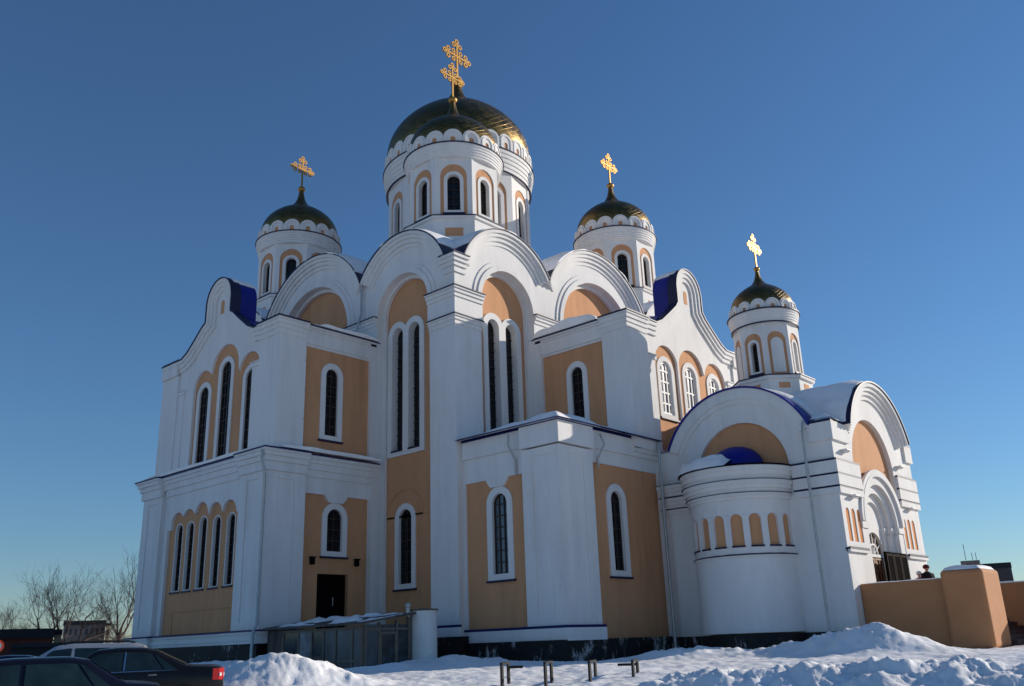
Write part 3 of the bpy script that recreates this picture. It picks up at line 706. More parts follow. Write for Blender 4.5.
for s_ in (-1, 1):
    m = MB(); h0, h1 = sorted((PC+s_*0.03, PC+s_*0.95))
    m.slab(Fg, rect(h0, h1, 2.3, 4.62), [rect(h0+.12+.36*i, h0+.44+.36*i, 2.42+.56*k, 2.86+.56*k) for i in range(2) for k in range(4)], 0.61, 0.657); m.build('door_leaf', mat_leaf, o)
m = MB(); m.box(11.75, 14.3, PY-0.12, PY-0.02, 2.22, 4.82)
o = m.build('entrance_screen', DOOR, CA)
for k in range(3):
    m = MB(); m.slab(Fg, rect(11.8+k*0.83, 12.58+k*0.83, 2.3, 4.74), [rect(11.9+k*0.83, 12.48+k*0.83, 2.4, 3.4), rect(11.9+k*0.83, 12.48+k*0.83, 3.52, 4.64)], -0.14, -0.121); m.build('door_leaf', mat_dk, o)
# gable moulding of the portal
mo = MB(); fl = MB(); a = math.degrees(math.asin((10.15-GZ)/GR))
A_ = arc(GC, GZ, GR, a, 180-a, 40)
mo.sweep(Fg, A_, [(0, 0.05), (0, -0.42), (0.18, -0.42), (0.18, -0.31), (0.36, -0.31), (0.36, -0.2), (0.54, -0.2), (0.54, -0.09), (0.75, -0.09), (0.75, 0.05)])
fl.sweep(Fg, A_, [(-0.07, 0.5), (-0.07, -0.48), (-0.004, -0.48), (-0.004, 0.5)]); mo.build('arch_moulding', WHITE, CA, smooth=25); fl.build('flashing', FLASH, CA, smooth=25)
mo = MB(); mo.sweep(Fg, arc(PC, 6.05, 2.16, 0, 180, 30), [(-0.3, 0.04), (-0.3, -0.1), (-0.1, -0.1), (-0.1, -0.12), (0.02, -0.12), (0.02, 0.04)]); mo.build('arch_moulding', WHITE, CA, smooth=25)
lv3 = [(0.36, 0.16), (0.28, 0.16), (0.2, 0.2)]
def wrap(zt, lv, fmat=FLASH):
    ft = 0.025
    cornice([(10.35, PY), (PX, PY), (PX, -12.75)], zt, lv, side=-1, fmat=fmat, ft=0.025)
    cornice([(PX, -7.45), (PX, -5.9)], zt, lv, side=1, fmat=fmat, ft=0.025)
    cornice([(17.2, PY+0.6), (17.2, PY), (14.85, PY)], zt, lv, side=-1, fmat=fmat, ft=0.025)
wrap(8.46, lv3); wrap(7.86, [(0.26, 0.16), (0.18, 0.18), (0.1, 0.14)]); wrap(7.32, [(0.14, 0.12), (0.07, 0.14)])
cornice([(9.6, PY), (PX, PY), (PX, PY+1.0)], 10.15, [(0.36, 0.2), (0.27, 0.2), (0.18, 0.2), (0.09, 0.2)], side=-1)
cornice([(17.2, PY+0.6), (17.2, PY), (16.4, PY)], 10.15, [(0.36, 0.2), (0.27, 0.2), (0.18, 0.2), (0.09, 0.2)], side=-1)
cornice([(10.05, PY), (PX-0.0, PY)], 4.75, [(0.06, 0.1)], side=-1); cornice([(17.2, PY), (14.75, PY)], 4.75, [(0.06, 0.1)], side=-1)
for h, z in ((9.0, 8.95), (15.3, 8.95), (9.2, 7.0), (15.9, 7.0)):
    m = MB(); m.fbox(Fg, h-0.25, h+0.25, z, z+0.06, -0.3, 0.02); m.fbox(Fg, h-0.2, h+0.2, z-0.06, z-0.002, -0.22, 0.0); m.build('floodlight', LATTW, CA)
# body, vault roofs, snow
m = MB(); m.box(PX+0.6, 16.9, PY+1.6, -5.5, 0, 10.0); m.box(16.9, 17.2, PY+0.31, -5.5, 1, 10.1); m.build('wall', WHITE, CA)
m = MB(); m.slab(Fp, arc(AC, AZ, AR-0.08, 10, 170, 40), [], 0.6, 4.9); m.sweep(Fp, arc(AC, AZ, AR, a, 180-a, 40), [(0.1, 5), (0.1, 0.3), (-0.02, 0.3), (-0.02, 5)])
m.slab(Fg, arc(GC, GZ, GR-0.08, 10, 170, 40), [], 0.6, 8.9); m.sweep(Fg, arc(GC, GZ, GR, a, 180-a, 40), [(0.1, 9), (0.1, 0.3), (-0.02, 0.3), (-0.02, 9)]); m.build('vault_roof', BLUE, CA, smooth=30)
drift(Fp, arc(AC, AZ, AR+0.05, 28, 75, 24), 0.1, 4.4, 12, 0.22, seed=31); drift(Fp, arc(AC, AZ, AR+0.05, 80, 152, 20), 1.0, 4.4, 12, 0.15, seed=33)
drift(Fg, arc(GC, GZ, GR+0.05, 35, 158, 30), -0.3, 7, 14, 0.2, seed=35)
m = MB(); vv = []; ff = []; n = 12
patch('roof_snow', PX-0.2, PX+1.0, PY-0.2, PY+0.75, lambda x, y: 10.28+0.45*max(0, min(x-PX+.2, y-PY+.2))+0.1*noise.noise(Vector((x, y, 0)))+0.1*min(1, max(0, min(x-PX+.2, y-PY+.2))*3), 20, 20, SNOW)
# apse
AX = (PX, -10.15); AP = 2.28
m = MB(); a0, a1 = R_(90), R_(270)
m.revolve(AX, [(0.0, 1.6), (AP, 1.6), (AP, 4.62)], 60, a0, a1); m.revolve(AX, [(AP, 6.75), (AP, 8.3), (0, 8.3)], 60, a0, a1)
nw = 9; hw = 0.26
zb_, zt_ = 5.1, 6.45
th_n = [R_(180+20*(k-4)) for k in range(nw)]
# wall band between z 4.62 and 6.75 with arched blind niches
dth = hw/AP
prev = a0
def cyl(r, th, z): return (AX[0]+r*math.cos(th), AX[1]+r*math.sin(th), z)
Fc_ = lambda h, z, d: cyl(AP-d, h, z)
rings = [rect(0, 0, 0, 0)]
hol = []
for t in th_n: hol.append([(t-dth, zb_), (t+dth, zb_)]+[(t+dth*math.cos(R_(180*i/10)), zt_-hw+hw*math.sin(R_(180*i/10))) for i in range(11)])
for k in range(nw+1):
    l = a0 if k == 0 else th_n[k-1]; r_ = a1 if k == nw else th_n[k]
    # left and right halves of neighbouring niches cut out of this strip
    poly = [(l, 4.62)]
    N = 8
    poly = [(l+(r_-l)*i/N, 4.62) for i in range(N+1)]
    if k < nw: poly += [(r_, zb_), (r_-dth, zb_)]+[(r_-dth*math.cos(R_(90*i/6)), zt_-hw+hw*math.sin(R_(90*i/6))) for i in range(7)]
    else: poly += []
    poly += [(r_+(l-r_)*i/N, 6.75) for i in range(N+1)]
    if k > 0: poly += [(l+dth*math.cos(R_(90-90*i/6)), zt_-hw+hw*math.sin(R_(90-90*i/6))) for i in range(7)]+[(l+dth, zb_), (l, zb_)]
    q = []
    for p in poly:
        if not q or abs(p[0]-q[-1][0])+abs(p[1]-q[-1][1]) > 1e-6: q.append(p)
    m.slab(Fc_, q, [], 0, 0.14)
m.build('apse', WHITE, CA, smooth=30)
m = MB(); m.revolve(AX, [(AP-0.13, 4.9), (AP-0.13, 6.7)], 60, a0, a1); m.build('blind_niche', TAN, CA, smooth=30, fix=False)
m = MB()
for t in th_n: m.sweep(lambda x, y, e: (x, y, e), [cyl(AP, t-dth-0.01, 0)[:2], cyl(AP, t+dth+0.01, 0)[:2]], [(0.12, zb_-0.05), (0.12, zb_+0.02), (-0.05, zb_+0.02), (-0.05, zb_-0.05)])
m.build('sill', FLASH, CA)
def apse_ring(zt, lv, inner=-0.05):
    m = MB(); m.revolve(AX, [(AP+o, z) for o, z in steps(zt, lv, inner)], 60, a0, a1); o = m.build('cornice', WHITE, CA, smooth=20)
    m = MB(); m.revolve(AX, [(AP+p, z) for p, z in flash(zt, lv[0][0], 0.02, inner)], 60, a0, a1); m.build('flashing', FLASH, o, smooth=20)
apse_ring(8.46, [(0.36, 0.18), (0.3, 0.22), (0.24, 0.2)]); apse_ring(7.86, [(0.3, 0.18), (0.22, 0.18), (0.14, 0.18)]); apse_ring(7.32, [(0.16, 0.12), (0.08, 0.14)]); apse_ring(4.72, [(0.06, 0.1)])
m = MB(); m.revolve(AX, [(AP+0.38, 8.54), (1.25, 8.68)], 40, a0, a1); m.build('apse_roof', FLASH, CA, smooth=40, fix=False)
m = MB(); m.revolve(AX, [(1.32*math.cos(R_(t))+0.001, 8.66+1.1*math.sin(R_(t))) for t in range(0, 91, 9)], 40, a0, a1); m.build('half_dome', BLUE, CA, smooth=40, fix=False)
m = MB(); prof = []
n = 40
for i in range(n+1):
    a_ = a0+(R_(196)-a0)*i/n
    for j in range(11):
        t = j/10; rr = AP+0.48-1.5*t
        k = min(1, t*6, (1-t)*4)*min(1, (n-i)/4, i/3); wv = noise.noise(Vector((a_*3, t*3, 0)))
        z = 8.5+0.5*t+k*(0.36+0.2*wv)
        m.v.append((AX[0]+(rr+0.1*wv)*math.cos(a_), AX[1]+(rr+0.1*wv)*math.sin(a_), z))
for i in range(n):
    for j in range(10): m.f.append((i*11+j, (i+1)*11+j, (i+1)*11+j+1, i*11+j+1)); m.m.append(0)
m.build('roof_snow', SNOW, CA, smooth=60, fix=False)
m = MB(); m.revolve(AX, [(0, 1.55), (AP+0.1, 1.55), (AP+0.1, -1)], 40, a0, a1); m.sweep(PLAN, [(10.4, PY), (PX, PY), (PX, -5.9)], [(-0.3, -1), (-0.3, 1.55), (0.1, 1.55), (0.1, -1)], side=-1)
m.build('plinth', GRANITE, CA)

# ------------------------------------------------------------------ DRUMS, DOMES, CROSSES
def cross(cx, cy, z0, H):
    m = MB(); t = H*0.017; A = H*0.34
    F = FB(cy)
    zt = z0+H; za = z0+H*0.60
    m.fbox(F, cx-t*1.2, cx+t*1.2, z0, zt-H*0.06, -t, t)
    m.fbox(F, cx-A, cx+A, za-t*1.2, za+t*1.2, -t*0.95, t*0.95)
    lr = H*0.058
    def lobe(h, z, r=lr): m.slab(F, arc(h, z, r, 0, 345, 14), [list(reversed(arc(h, z, r*0.5, 0, 345, 10)))], -t*0.8, t*0.8)
    def trefoil(h, z, dx, dz):
        lobe(h+dx*lr*1.1, z+dz*lr*1.1); lobe(h+dz*lr*1.5-dx*lr*0.6, z+dx*lr*1.5-dz*lr*0.6); lobe(h-dz*lr*1.5-dx*lr*0.6, z-dx*lr*1.5-dz*lr*0.6)
    trefoil(cx-A+lr, za, -1, 0); trefoil(cx+A-lr, za, 1, 0); trefoil(cx, zt-lr*1.8, 0, 1)
    for s_ in (-1, 1):
        lobe(cx+s_*H*0.1, za+H*0.1, lr*0.9); lobe(cx+s_*H*0.1, za-H*0.1, lr*0.9)
        m.fbox(F, cx+s_*H*0.07-t, cx+s_*H*0.07+t, za-H*0.1, za+H*0.1, -t*0.6, t*0.6)
    m.build('cross', GOLDX, CA)
def drum(cx, cy, n, rot, rf, zbase, z1, z2, rc, zc, nsc, hs, dome, Hc, win, rb=None, blindset=(), twoline=False, sub=1.0):
    tn = math.tan(PI/n)
    m = MB()
    if rb:
        tb = math.tan(PI/n)
        m.revolve((cx, cy), [(0, zbase), (rb/math.cos(PI/n), zbase), (rb/math.cos(PI/n), z1-0.25), (0, z1-0.25)], n, rot+PI/n, rot+PI/n+2*PI)
        m.build('drum_base', WHITE, CA)
        m = MB(); m.revolve((cx, cy), [(0, z1-0.25), ((rb+.12)/math.cos(PI/n), z1-0.248), ((rb+.12)/math.cos(PI/n), z1-0.1), (0, z1-0.1)], n, rot+PI/n, rot+PI/n+2*PI); o = m.build('cornice', WHITE, CA)
        m = MB(); m.revolve((cx, cy), [(rf-.2, z1-0.098), ((rb+.16)/math.cos(PI/n), z1-0.096), ((rb+.16)/math.cos(PI/n), z1-0.05), (rf-.2, z1-0.0)], n, rot+PI/n, rot+PI/n+2*PI); m.build('flashing', FLASH, o)
        for k in range(n): m = MB(); m.fbox(FR(cx, cy, rot+2*PI*k/n, rb), -0.5*sub, 0.5*sub, z1-1.3*sub, z1-0.8*sub, -0.012, 0.1); m.build('tan_panel', TAN, CA)
    tw, gw, b, gz0, gz1, tz0, tz1 = win
    wl = MB(); tp_ = MB()
    for k in range(n):
        F = FR(cx, cy, rot+2*PI*k/n, rf); e = rf*tn+0.0
        wl.slab(F, rect(-e, e, z1-0.15, z2), [arch(-tw/2, tw/2, tz0, tz1)], 0, 0.14)
        if k in blindset:
            o = MB(); o.slab(F, arch(-gw/2-b, gw/2+b, gz0-b, gz1+b), [], -0.0, 0.14); o.build('blind_niche', WHITE, CA)
            tp_.slab(F, rect(-tw/2-0.03, tw/2+0.03, tz0-0.05, tz1+0.05), [], 0.06, 0.3)
        else:
            hole = window(F, 0, gw, gz0, gz1, b, dw=0.06, proud=0.05, rec=0.32, nx=2, nz=5, bar=0.035)
            tp_.slab(F, rect(-tw/2-0.03, tw/2+0.03, tz0-0.05, tz1+0.05), [hole], 0.06, 0.3)
    wl.build('drum_wall', WHITE, CA); tp_.build('tan_panel', TAN, CA)
    # flared cornice
    ro = rf/math.cos(PI/n); dz = zc-z2
    p = [(rf-0.4, z2-0.02), (ro-0.02, z2-0.02)]
    L = 5
    for i in range(L):
        r = ro+(rc-ro)*((i+1)/L); za = z2+dz*i/L; zb = z2+dz*(i+1)/L
        p += [(r, za+dz*0.02), (r, zb)]
    p += [(rf-0.4, zc)]
    m = MB(); m.revolve((cx, cy), p, 64); o = m.build('cornice', WHITE, CA, smooth=25)
    m = MB(); m.revolve((cx, cy), [(rc-.4, zc+.003), (rc+0.06, zc+.003), (rc+0.06, zc+0.06), (rc-.4, zc+.1)], 64)
    if twoline: m.revolve((cx, cy), [(ro, z2+dz*0.0-.05), (ro+0.13*(1 if rf > 3 else .6), z2-.05), (ro+0.13*(1 if rf > 3 else .6), z2-.0), (ro, z2+.02)], 64)
    m.build('flashing', FLASH, o, smooth=25)
    # scallops
    m = MB(); t2 = MB(); rs = rc-0.10; wsc = 2*PI*rs/nsc
    for k in range(nsc):
        F = FR(cx, cy, rot+2*PI*k/nsc, rs*math.cos(PI/nsc))
        m.slab(F, arch(-wsc/2*0.98, wsc/2*0.98, zc+0.05, zc+hs, 14), [arch(-wsc*.13, wsc*.13, zc+hs*.15, zc+hs*.5, 8)], 0, 0.3)
        m.slab(F, arch(-wsc/2*0.8, wsc/2*0.8, zc+0.05, zc+hs-wsc*.09, 14), [arch(-wsc/2*0.62, wsc/2*0.62, zc+0.04, zc+hs-wsc*.18, 14)], -0.05, 0.05)
        t2.slab(F, arch(-wsc*.14, wsc*.14, zc+hs*.14, zc+hs*.52, 8), [], 0.06, 0.2)
    m.build('scallop_ring', WHITE, CA, smooth=30); t2.build('scallop_niche', TAN, CA)
    m = MB(); m.revolve((cx, cy), [(dome[0][0]-.3, zc), (rs-0.28, zc+0.0), (rs-0.28, zc+hs*.55), (dome[0][0]-.1, zc+hs*.75)], 48); m.build('drum_wall', WHITE, CA, smooth=30)
    # dome
    m = MB(); D = []
    for i in range(len(dome)-1):
        p0 = dome[max(i-1, 0)]; p1 = dome[i]; p2 = dome[i+1]; p3 = dome[min(i+2, len(dome)-1)]
        for s_ in range(4):
            t = s_/4
            D.append(tuple(0.5*((2*p1[q])+(-p0[q]+p2[q])*t+(2*p0[q]-5*p1[q]+4*p2[q]-p3[q])*t*t+(-p0[q]+3*p1[q]-3*p2[q]+p3[q])*t**3) for q in (0, 1)))
    D.append(dome[-1])
    m.revolve((cx, cy), D, 72, uvs=(56 if rf > 3 else 36, 22 if rf > 3 else 18)); o = m.build('dome', GOLD, CA, smooth=60, fix=False)
    zt = dome[-1][1]; rb_ = dome[-1][0]*1.7
    m = MB(); m.ball((cx, cy, zt+rb_*0.6), rb_, nu=20, nv=12, sz=0.8); m.build('finial', GOLDX, o, smooth=60)
    cross(cx, cy, zt+rb_, Hc)
def small_dome(z, s=1.0, r=2.68):
    P_ = [(0.95, -0.6), (1.0, 0.0), (0.99, 0.45), (0.91, 0.95), (0.775, 1.4), (0.585, 1.8), (0.41, 2.08), (0.255, 2.35), (0.15, 2.72), (0.09, 3.15), (0.06, 3.65)]
    return [(a*r, z+b*s) for a, b in P_]
swin = (1.5, 0.72, 0.2, 24.6, 26.85, 24.2, 27.5)
for cx, cy in ((4.25, 4.25), (4.3, 20.1), (20.2, 4.05), (19.9, 19.9)):
    drum(cx, cy, 8, R_(45), 2.52, 20.5, 24.2, 27.9, 2.95, 28.68, 16, 0.95, small_dome(29.55, 1.0, 2.66), 2.55, swin, rb=2.75)
MD = [(5.0, 34.3), (5.2, 35.2), (5.15, 36.0), (4.8, 36.9), (4.15, 37.8), (3.1, 38.75), (2.1, 39.35), (1.15, 39.95), (0.65, 40.7), (0.42, 41.2), (0.3, 41.7)]
drum(12.08, 11.72, 12, R_(225), 4.95, 20, 24.0, 32.2, 5.45, 33.7, 28, 1.35, MD, 3.7, (1.75, 0.8, 0.28, 27.2, 30.7, 26.6, 31.5), twoline=True)
m = MB(); m.box(6.5, 17.4, 6.5, 17.4, 19, 24.2); m.build('wall', WHITE, CA)
# porch drum
drum(12.15, -10.35, 8, R_(45), 1.5, 11.0, 13.55, 16.35, 1.78, 16.98, 14, 0.62, small_dome(17.45, 0.62, 1.58), 1.95,
     (0.92, 0.36, 0.13, 13.85, 15.4, 13.6, 15.85), rb=1.8, blindset=(0, 2, 4, 6), twoline=True, sub=0.55)

# downpipes
def pipe(pts, r=0.07):
    m = MB(); m.tube(pts, r, 10)
    for p, q in zip(pts[:-1], pts[1:]):
        p, q = Vector(p), Vector(q)
        if abs((q-p).normalized().z) > 0.95 and (q-p).length > 2:
            k = int((q-p).length/1.6)
            for i in range(1, k+1):
                c = p+(q-p)*(i/(k+1)); m.tube([c-Vector((0, 0, .03)), c+Vector((0, 0, .03))], r*1.35, 10)
    m.build('downpipe', PIPE, CA, smooth=40)
pipe([(7.75, -13.65, 10.3), (7.6, -13.65, 10.0), (7.52, -13.65, 9.4), (7.52, -13.65, 1.2)], 0.06)
pipe([(7.55, -6.3, 10.5), (7.45, -6.35, 10.0), (7.45, -6.35, 1.0)], 0.08)
pipe([(-0.2, 7.15, 21.2), (-0.2, 7.15, 19.0), (-0.55, 7.0, 18.2), (-0.55, 7.0, 17.3)])
pipe([(-6.9, 5.6, 10.35), (-7.0, 5.5, 9.9), (-6.72, 5.62, 9.2), (-6.72, 5.62, 2.7), (-6.98, 5.5, 2.3), (-6.98, 5.5, 0.5)])
pipe([(-0.1, -3.4, 10.4), (-0.2, -3.45, 9.9), (0.3, -3.4, 9.3), (0.3, -3.4, 8.6)], 0.05)
pipe([(3.1, -6.1, 10.4), (3.1, -6.3, 9.9), (3.1, -5.9, 9.3), (3.1, -5.9, 8.9)], 0.05)
pipe([(-4.62, 5.9, 16.6), (-4.62, 5.9, 10.7)], 0.05)

# ------------------------------------------------------------------ ENTRANCE STAIRCASE
ST = empty('entrance_staircase', (12, -18, 0), 'tan walled entrance staircase with a thick square end pier capped with snow', 'staircase')
PAR = mat('tan_parapet', (0.47, 0.215, 0.095), 0.8, var=0.12, vscale=0.7, bump=0.15, bscale=12)
STONE = mat('brown_granite_step', (0.09, 0.05, 0.045), 0.5, var=0.2, vscale=6)
def rbox(name, x0, x1, y0, y1, z0, z1, mt, par, bev=0.06, seg=3):
    m = MB(); m.box(x0, x1, y0, y1, z0, z1); o = m.build(name, mt, par)
    b = o.modifiers.new('bevel', 'BEVEL'); b.width = bev; b.segments = seg; b.limit_method = 'ANGLE'
    return o
rbox('parapet', 8.65, 9.05, -18.1, PY-0.02, 0.2, 3.36, PAR, ST, 0.04)
rbox('end_pier', 8.3, 10.5, -19.55, -18.0, 0.75, 3.64, PAR, ST, 0.16, 4)
rbox('pier_foot', 8.35, 10.55, -19.6, -17.95, 0.0, 0.74, STONE, ST, 0.03)
rbox('parapet', 16.2, 16.6, -20.6, PY-0.02, 0.2, 3.36, PAR, ST, 0.04)
rbox('end_pier', 14.6, 16.9, -22.6, -20.61, 0.4, 3.3, PAR, ST, 0.16, 4)
m = MB(); m.box(9.06, 16.19, -17.4, PY-0.03, 0.1, 2.2)
for k in range(12): m.box(9.06 if -17.4-0.33*k > -18 else 10.6, 16.19 if -17.4-0.33*k > -20.5 else 14.5, -17.4-0.33*(k+1), -17.4-0.33*k-0.001*k, 0.1, 2.2-0.17*(k+1)+0.0)
m.build('steps', STONE, ST)
def scap(name, x0, x1, y0, y1, z, th, par, seed=0):
    m = MB(); nx, ny = max(6, int((x1-x0)/0.1)), max(6, int((y1-y0)/0.1)); vv = []; ff = []
    for i in range(nx+1):
        for j in range(ny+1):
            x, y = x0+(x1-x0)*i/nx, y0+(y1-y0)*j/ny
            e = min(x-x0, x1-x, y-y0, y1-y); k = min(1, e/0.18)**0.5
            vv.append((x, y, z+k*th*(1+0.5*noise.noise(Vector((x*1.7, y*1.7, seed))))))
    for i in range(nx):
        for j in range(ny): ff.append((i*(ny+1)+j, (i+1)*(ny+1)+j, (i+1)*(ny+1)+j+1, i*(ny+1)+j+1))
    m.add(vv, ff); return m.build(name, SNOW, par, smooth=60, fix=False)
scap('snow_cap', 8.38, 10.42, -19.45, -18.08, 3.63, 0.16, ST); scap('snow_cap', 8.67, 9.03, -17.95, PY-0.1, 3.35, 0.05, ST, 3); scap('snow_cap', 16.2, 16.6, -20.5, PY-0.1, 3.35, 0.07, ST, 5)

# ------------------------------------------------------------------ pixel helper for things standing at a known distance
def ray(px, py):
    return (fw*FPX+RT*(px-512)-UP*(py-343)).normalized()
def at(px, dist, z=0.0, py=640):
    d = ray(px, py); k = math.hypot(d.x, d.y); return Vector((CAM.x+d.x/k*dist, CAM.y+d.y/k*dist, z))
def az(px):
    d = ray(px, 640); return math.atan2(d.y, d.x)

# ------------------------------------------------------------------ SNOW GROUND
BUMPS = []
def bump(px, dist, sl_, sd, h, rough=0.055): c = at(px, dist); BUMPS.append((c.x, c.y, az(px), sl_, sd, h, rough))
bump(262, 27, 1.9, 1.6, 0.92); bump(215, 30, 2.2, 1.5, 0.7); bump(320, 26.5, 1.6, 1.4, 0.3)
bump(205, 36, 2.6, 1.2, 0.75)
bump(450, 37.5, 2.2, 1.0, 0.4); bump(390, 35.8, 1.6, 0.9, 0.2)
bump(668, 36.5, 1.6, 1.0, 0.3); bump(720, 37, 2, 1, 0.25)
bump(690, 21, 1.3, 1.5, 0.30, .06); bump(640, 20, 1.3, 1.5, 0.10, .06); bump(765, 20.5, 2.0, 1.5, 0.33, .06); bump(850, 20, 2.0, 1.5, 0.30, .06); bump(930, 20.5, 2.0, 1.5, 0.25, .06); bump(1010, 20, 2.0, 1.5, 0.2, .06); bump(1100, 20, 2.4, 1.5, 0.25, .06)
bump(888, 34.5, 1.5, 1.4, 0.72, .07); bump(840, 35, 1.7, 1.2, 0.45, .07); bump(790, 35.5, 1.6, 1.0, 0.28, .07)
def ground_z(x, y):
    d = math.hypot(x-CAM.x, y-CAM.y)
    t = max(0, min(1, (d-18)/13)); base_ = 0.24+0.56*t*t*(3-2*t)
    lf = max(0, min(1, (-9-x)/6))*max(0, min(1, (y+12)/6)); base_ -= 0.45*t*lf
    p = Vector((x, y, 0)); z = base_+0.06*noise.noise(p*0.35)+0.05*noise.noise(p*1.1)
    rough = 0.03
    for bx, by, a, sl_, sd, h, rg in BUMPS:
        dx, dy = x-bx, y-by
        f = dx*math.cos(a)+dy*math.sin(a); l = -dx*math.sin(a)+dy*math.cos(a)
        q = (l/sl_)**2+(f/sd)**2
        if q < 7:
            g = math.exp(-q*0.9); z += h*g; rough += rg*g
    f1 = noise.fractal(p*1.2, 0.75, 2.2, 7)
    f2 = abs(noise.noise(p*2.3+Vector((7, 3, 1)))); f3 = abs(noise.noise(p*5.5+Vector((1, 8, 2)))); f4 = noise.noise(p*12.0)
    z += rough*(1.0*f1+0.5*(0.25-f2)+0.3*(0.25-f3)+0.1*f4)
    trod = max(0.0, noise.noise(p*0.5+Vector((3, 9, 4))))
    z += 0.03*noise.noise(p*3.0)-0.09*trod*abs(noise.noise(p*2.8+Vector((5, 5, 5))))
    return z
GX0, GX1, GY0, GY1, GS = -34.0, 24.0, -36.0, 20.0, 0.4
nx, ny = int((GX1-GX0)/GS), int((GY1-GY0)/GS)
m = MB()
for i in range(nx+1):
    for j in range(ny+1):
        x, y = GX0+GS*i, GY0+GS*j
        e = min(i, nx-i, j, ny-j)*GS
        z = ground_z(x, y) if not (x > 1 and y > 0) else 0.3
        dd_ = math.hypot(x-CAM.x, y-CAM.y); aa_ = math.degrees(math.atan2(y-CAM.y, x-CAM.x))
        if 13.5 < dd_ < 43 and 9 < aa_ < 76: z -= 0.5
        m.v.append((x, y, z*min(1, e/3)-0.05))
for i in range(nx):
    for j in range(ny): m.f.append((i*(ny+1)+j, (i+1)*(ny+1)+j, (i+1)*(ny+1)+j+1, i*(ny+1)+j+1)); m.m.append(0)
A0, A1, NA_, D0, D1, ND_ = 7.5, 77.5, 640, 12.6, 44.0, 250
o0 = len(m.v)
for i in range(NA_+1):
    aa_ = R_(A0+(A1-A0)*i/NA_); ca_, sa_ = math.cos(aa_), math.sin(aa_)
    for j in range(ND_+1):
        dd_ = D0*(D1/D0)**(j/ND_); x, y = CAM.x+dd_*ca_, CAM.y+dd_*sa_
        m.v.append((x, y, (ground_z(x, y)-0.05) if not (x > 1.5 and y > 0.5) else 0.25))
for i in range(NA_):
    for j in range(ND_): q = o0+i*(ND_+1)+j; m.f.append((q, q+ND_+1, q+ND_+2, q+1)); m.m.append(0)
g = m.build('snow_ground', SNOW, smooth=180, fix=False); tag(g, kind='structure')
m = MB(); m.add([(-2500, -2500, 0), (2500, -2500, 0), (2500, 2500, 0), (-2500, 2500, 0)], [(0, 1, 2, 3)])
FIELD = mat('far_snow_field', (0.78, 0.73, 0.68), 0.8, var=0.2, vscale=0.02)
g = m.build('field', FIELD, fix=False); tag(g, kind='structure')

# ------------------------------------------------------------------ SHED and TANK
SH = empty('glazed_shed', (-6.3, -1.1, 0.5), 'weathered glazed lean-to shed with a snowy sloping roof below the side door', 'shed')
SHW = mat('weathered_board', (0.10, 0.085, 0.075), 0.8, var=0.5, vscale=3, streak=0.2)
SHG = mat('dusty_glass', (0.09, 0.10, 0.115), 0.35, var=0.85, vscale=1.3, spec=0.35, streak=0.35)
SHF = mat('pale_timber', (0.17, 0.135, 0.105), 0.8, var=0.3, vscale=5)
x0, x1, y0, y1 = -6.3, -3.9, -1.1, 4.2
fr = MB()
for y in (y0, y0+0.55, y0+1.6, y0+2.4, y0+3.2, y0+4.1, y1-.08): fr.box(x0-0.05, x0+0.05, y, y+0.09, 0.3, 2.38)
for z in (0.5, 1.05, 2.25): fr.box(x0-0.045, x0+0.045, y0+.01, y1-.01, z, z+0.09)
for x, zt in ((x0+0.06, 2.4), (x0+0.75, 2.5), (x0+1.65, 2.6), (x1-0.1, 2.7)): fr.box(x, x+0.1, y0-0.05, y0+0.05, 0.4, zt)
for z in (0.5, 2.2): fr.box(x0+.07, x1-.01, y0-0.045, y0+0.045, z, z+0.09)
fr.build('frame', SHF, SH)
FILM = mat('torn_plastic_film', (0.22, 0.235, 0.25), 0.5, var=0.8, vscale=2.0, bump=0.6, bscale=6, spec=0.3)
DKG = mat('murky_pane', (0.035, 0.05, 0.06), 0.2, var=0.8, vscale=2.5, spec=0.4)
ye = [y0+.05, y0+0.6, y0+1.65, y0+2.45, y0+3.25, y0+4.15, y1]
for k, (a_, b_) in enumerate(zip(ye, ye[1:])):
    m = MB(); m.box(x0-0.012, x0+0.012, a_, b_-0.003, 0.3, 2.36); m.build('glazing', (SHG, SHG, SHG, DKG, FILM, DKG)[k], SH)
xe = [x0+.05, x0+.8, x0+1.7, x1]
for k, (a_, b_) in enumerate(zip(xe, xe[1:])):
    m = MB(); m.box(a_, b_-0.003, y0-0.012, y0+0.012, 0.3, 2.42); m.build('glazing', (SHG, DKG, DKG)[k], SH)
m = MB(); m.box(x0+0.84, x0+1.66, y0-0.06, y0-0.02, 0.75, 0.86); m.box(x0+0.84, x0+1.66, y0-0.06, y0-0.02, 2.05, 2.14); m.box(x0+.84, x0+.92, y0-.058, y0-.02, .86, 2.05); m.box(x0+1.58, x0+1.66, y0-.058, y0-.02, .86, 2.05); m.build('window_frame', SHF, SH)
m = MB(); m.box(x0+0.02, x1, y1, y1+1.2, 0.3, 2.4); m.box(x0+.4, x1, y0+.4, y1-.1, 0.2, 2.2); m.box(x0-0.03, x0+.03, y0+2.6, y0+3.6, .3, 1.3); m.build('board_wall', SHW, SH)
m = MB(); sl0 = 2.42
m.add([(x0-.25, y0-.2, sl0), (x1+.2, y0-.2, sl0+.38), (x1+.2, y1+1.2, sl0+.38), (x0-.25, y1+1.2, sl0)]+[(x0-.25, y0-.2, sl0+.09), (x1+.2, y0-.2, sl0+.47), (x1+.2, y1+1.2, sl0+.47), (x0-.25, y1+1.2, sl0+.09)],
      [(0, 1, 2, 3), (4, 7, 6, 5), (0, 4, 5, 1), (1, 5, 6, 2), (2, 6, 7, 3), (3, 7, 4, 0)]); m.build('roof', SHW, SH)
m = MB(); vv = []; ff = []; n1_, n2_ = 30, 50
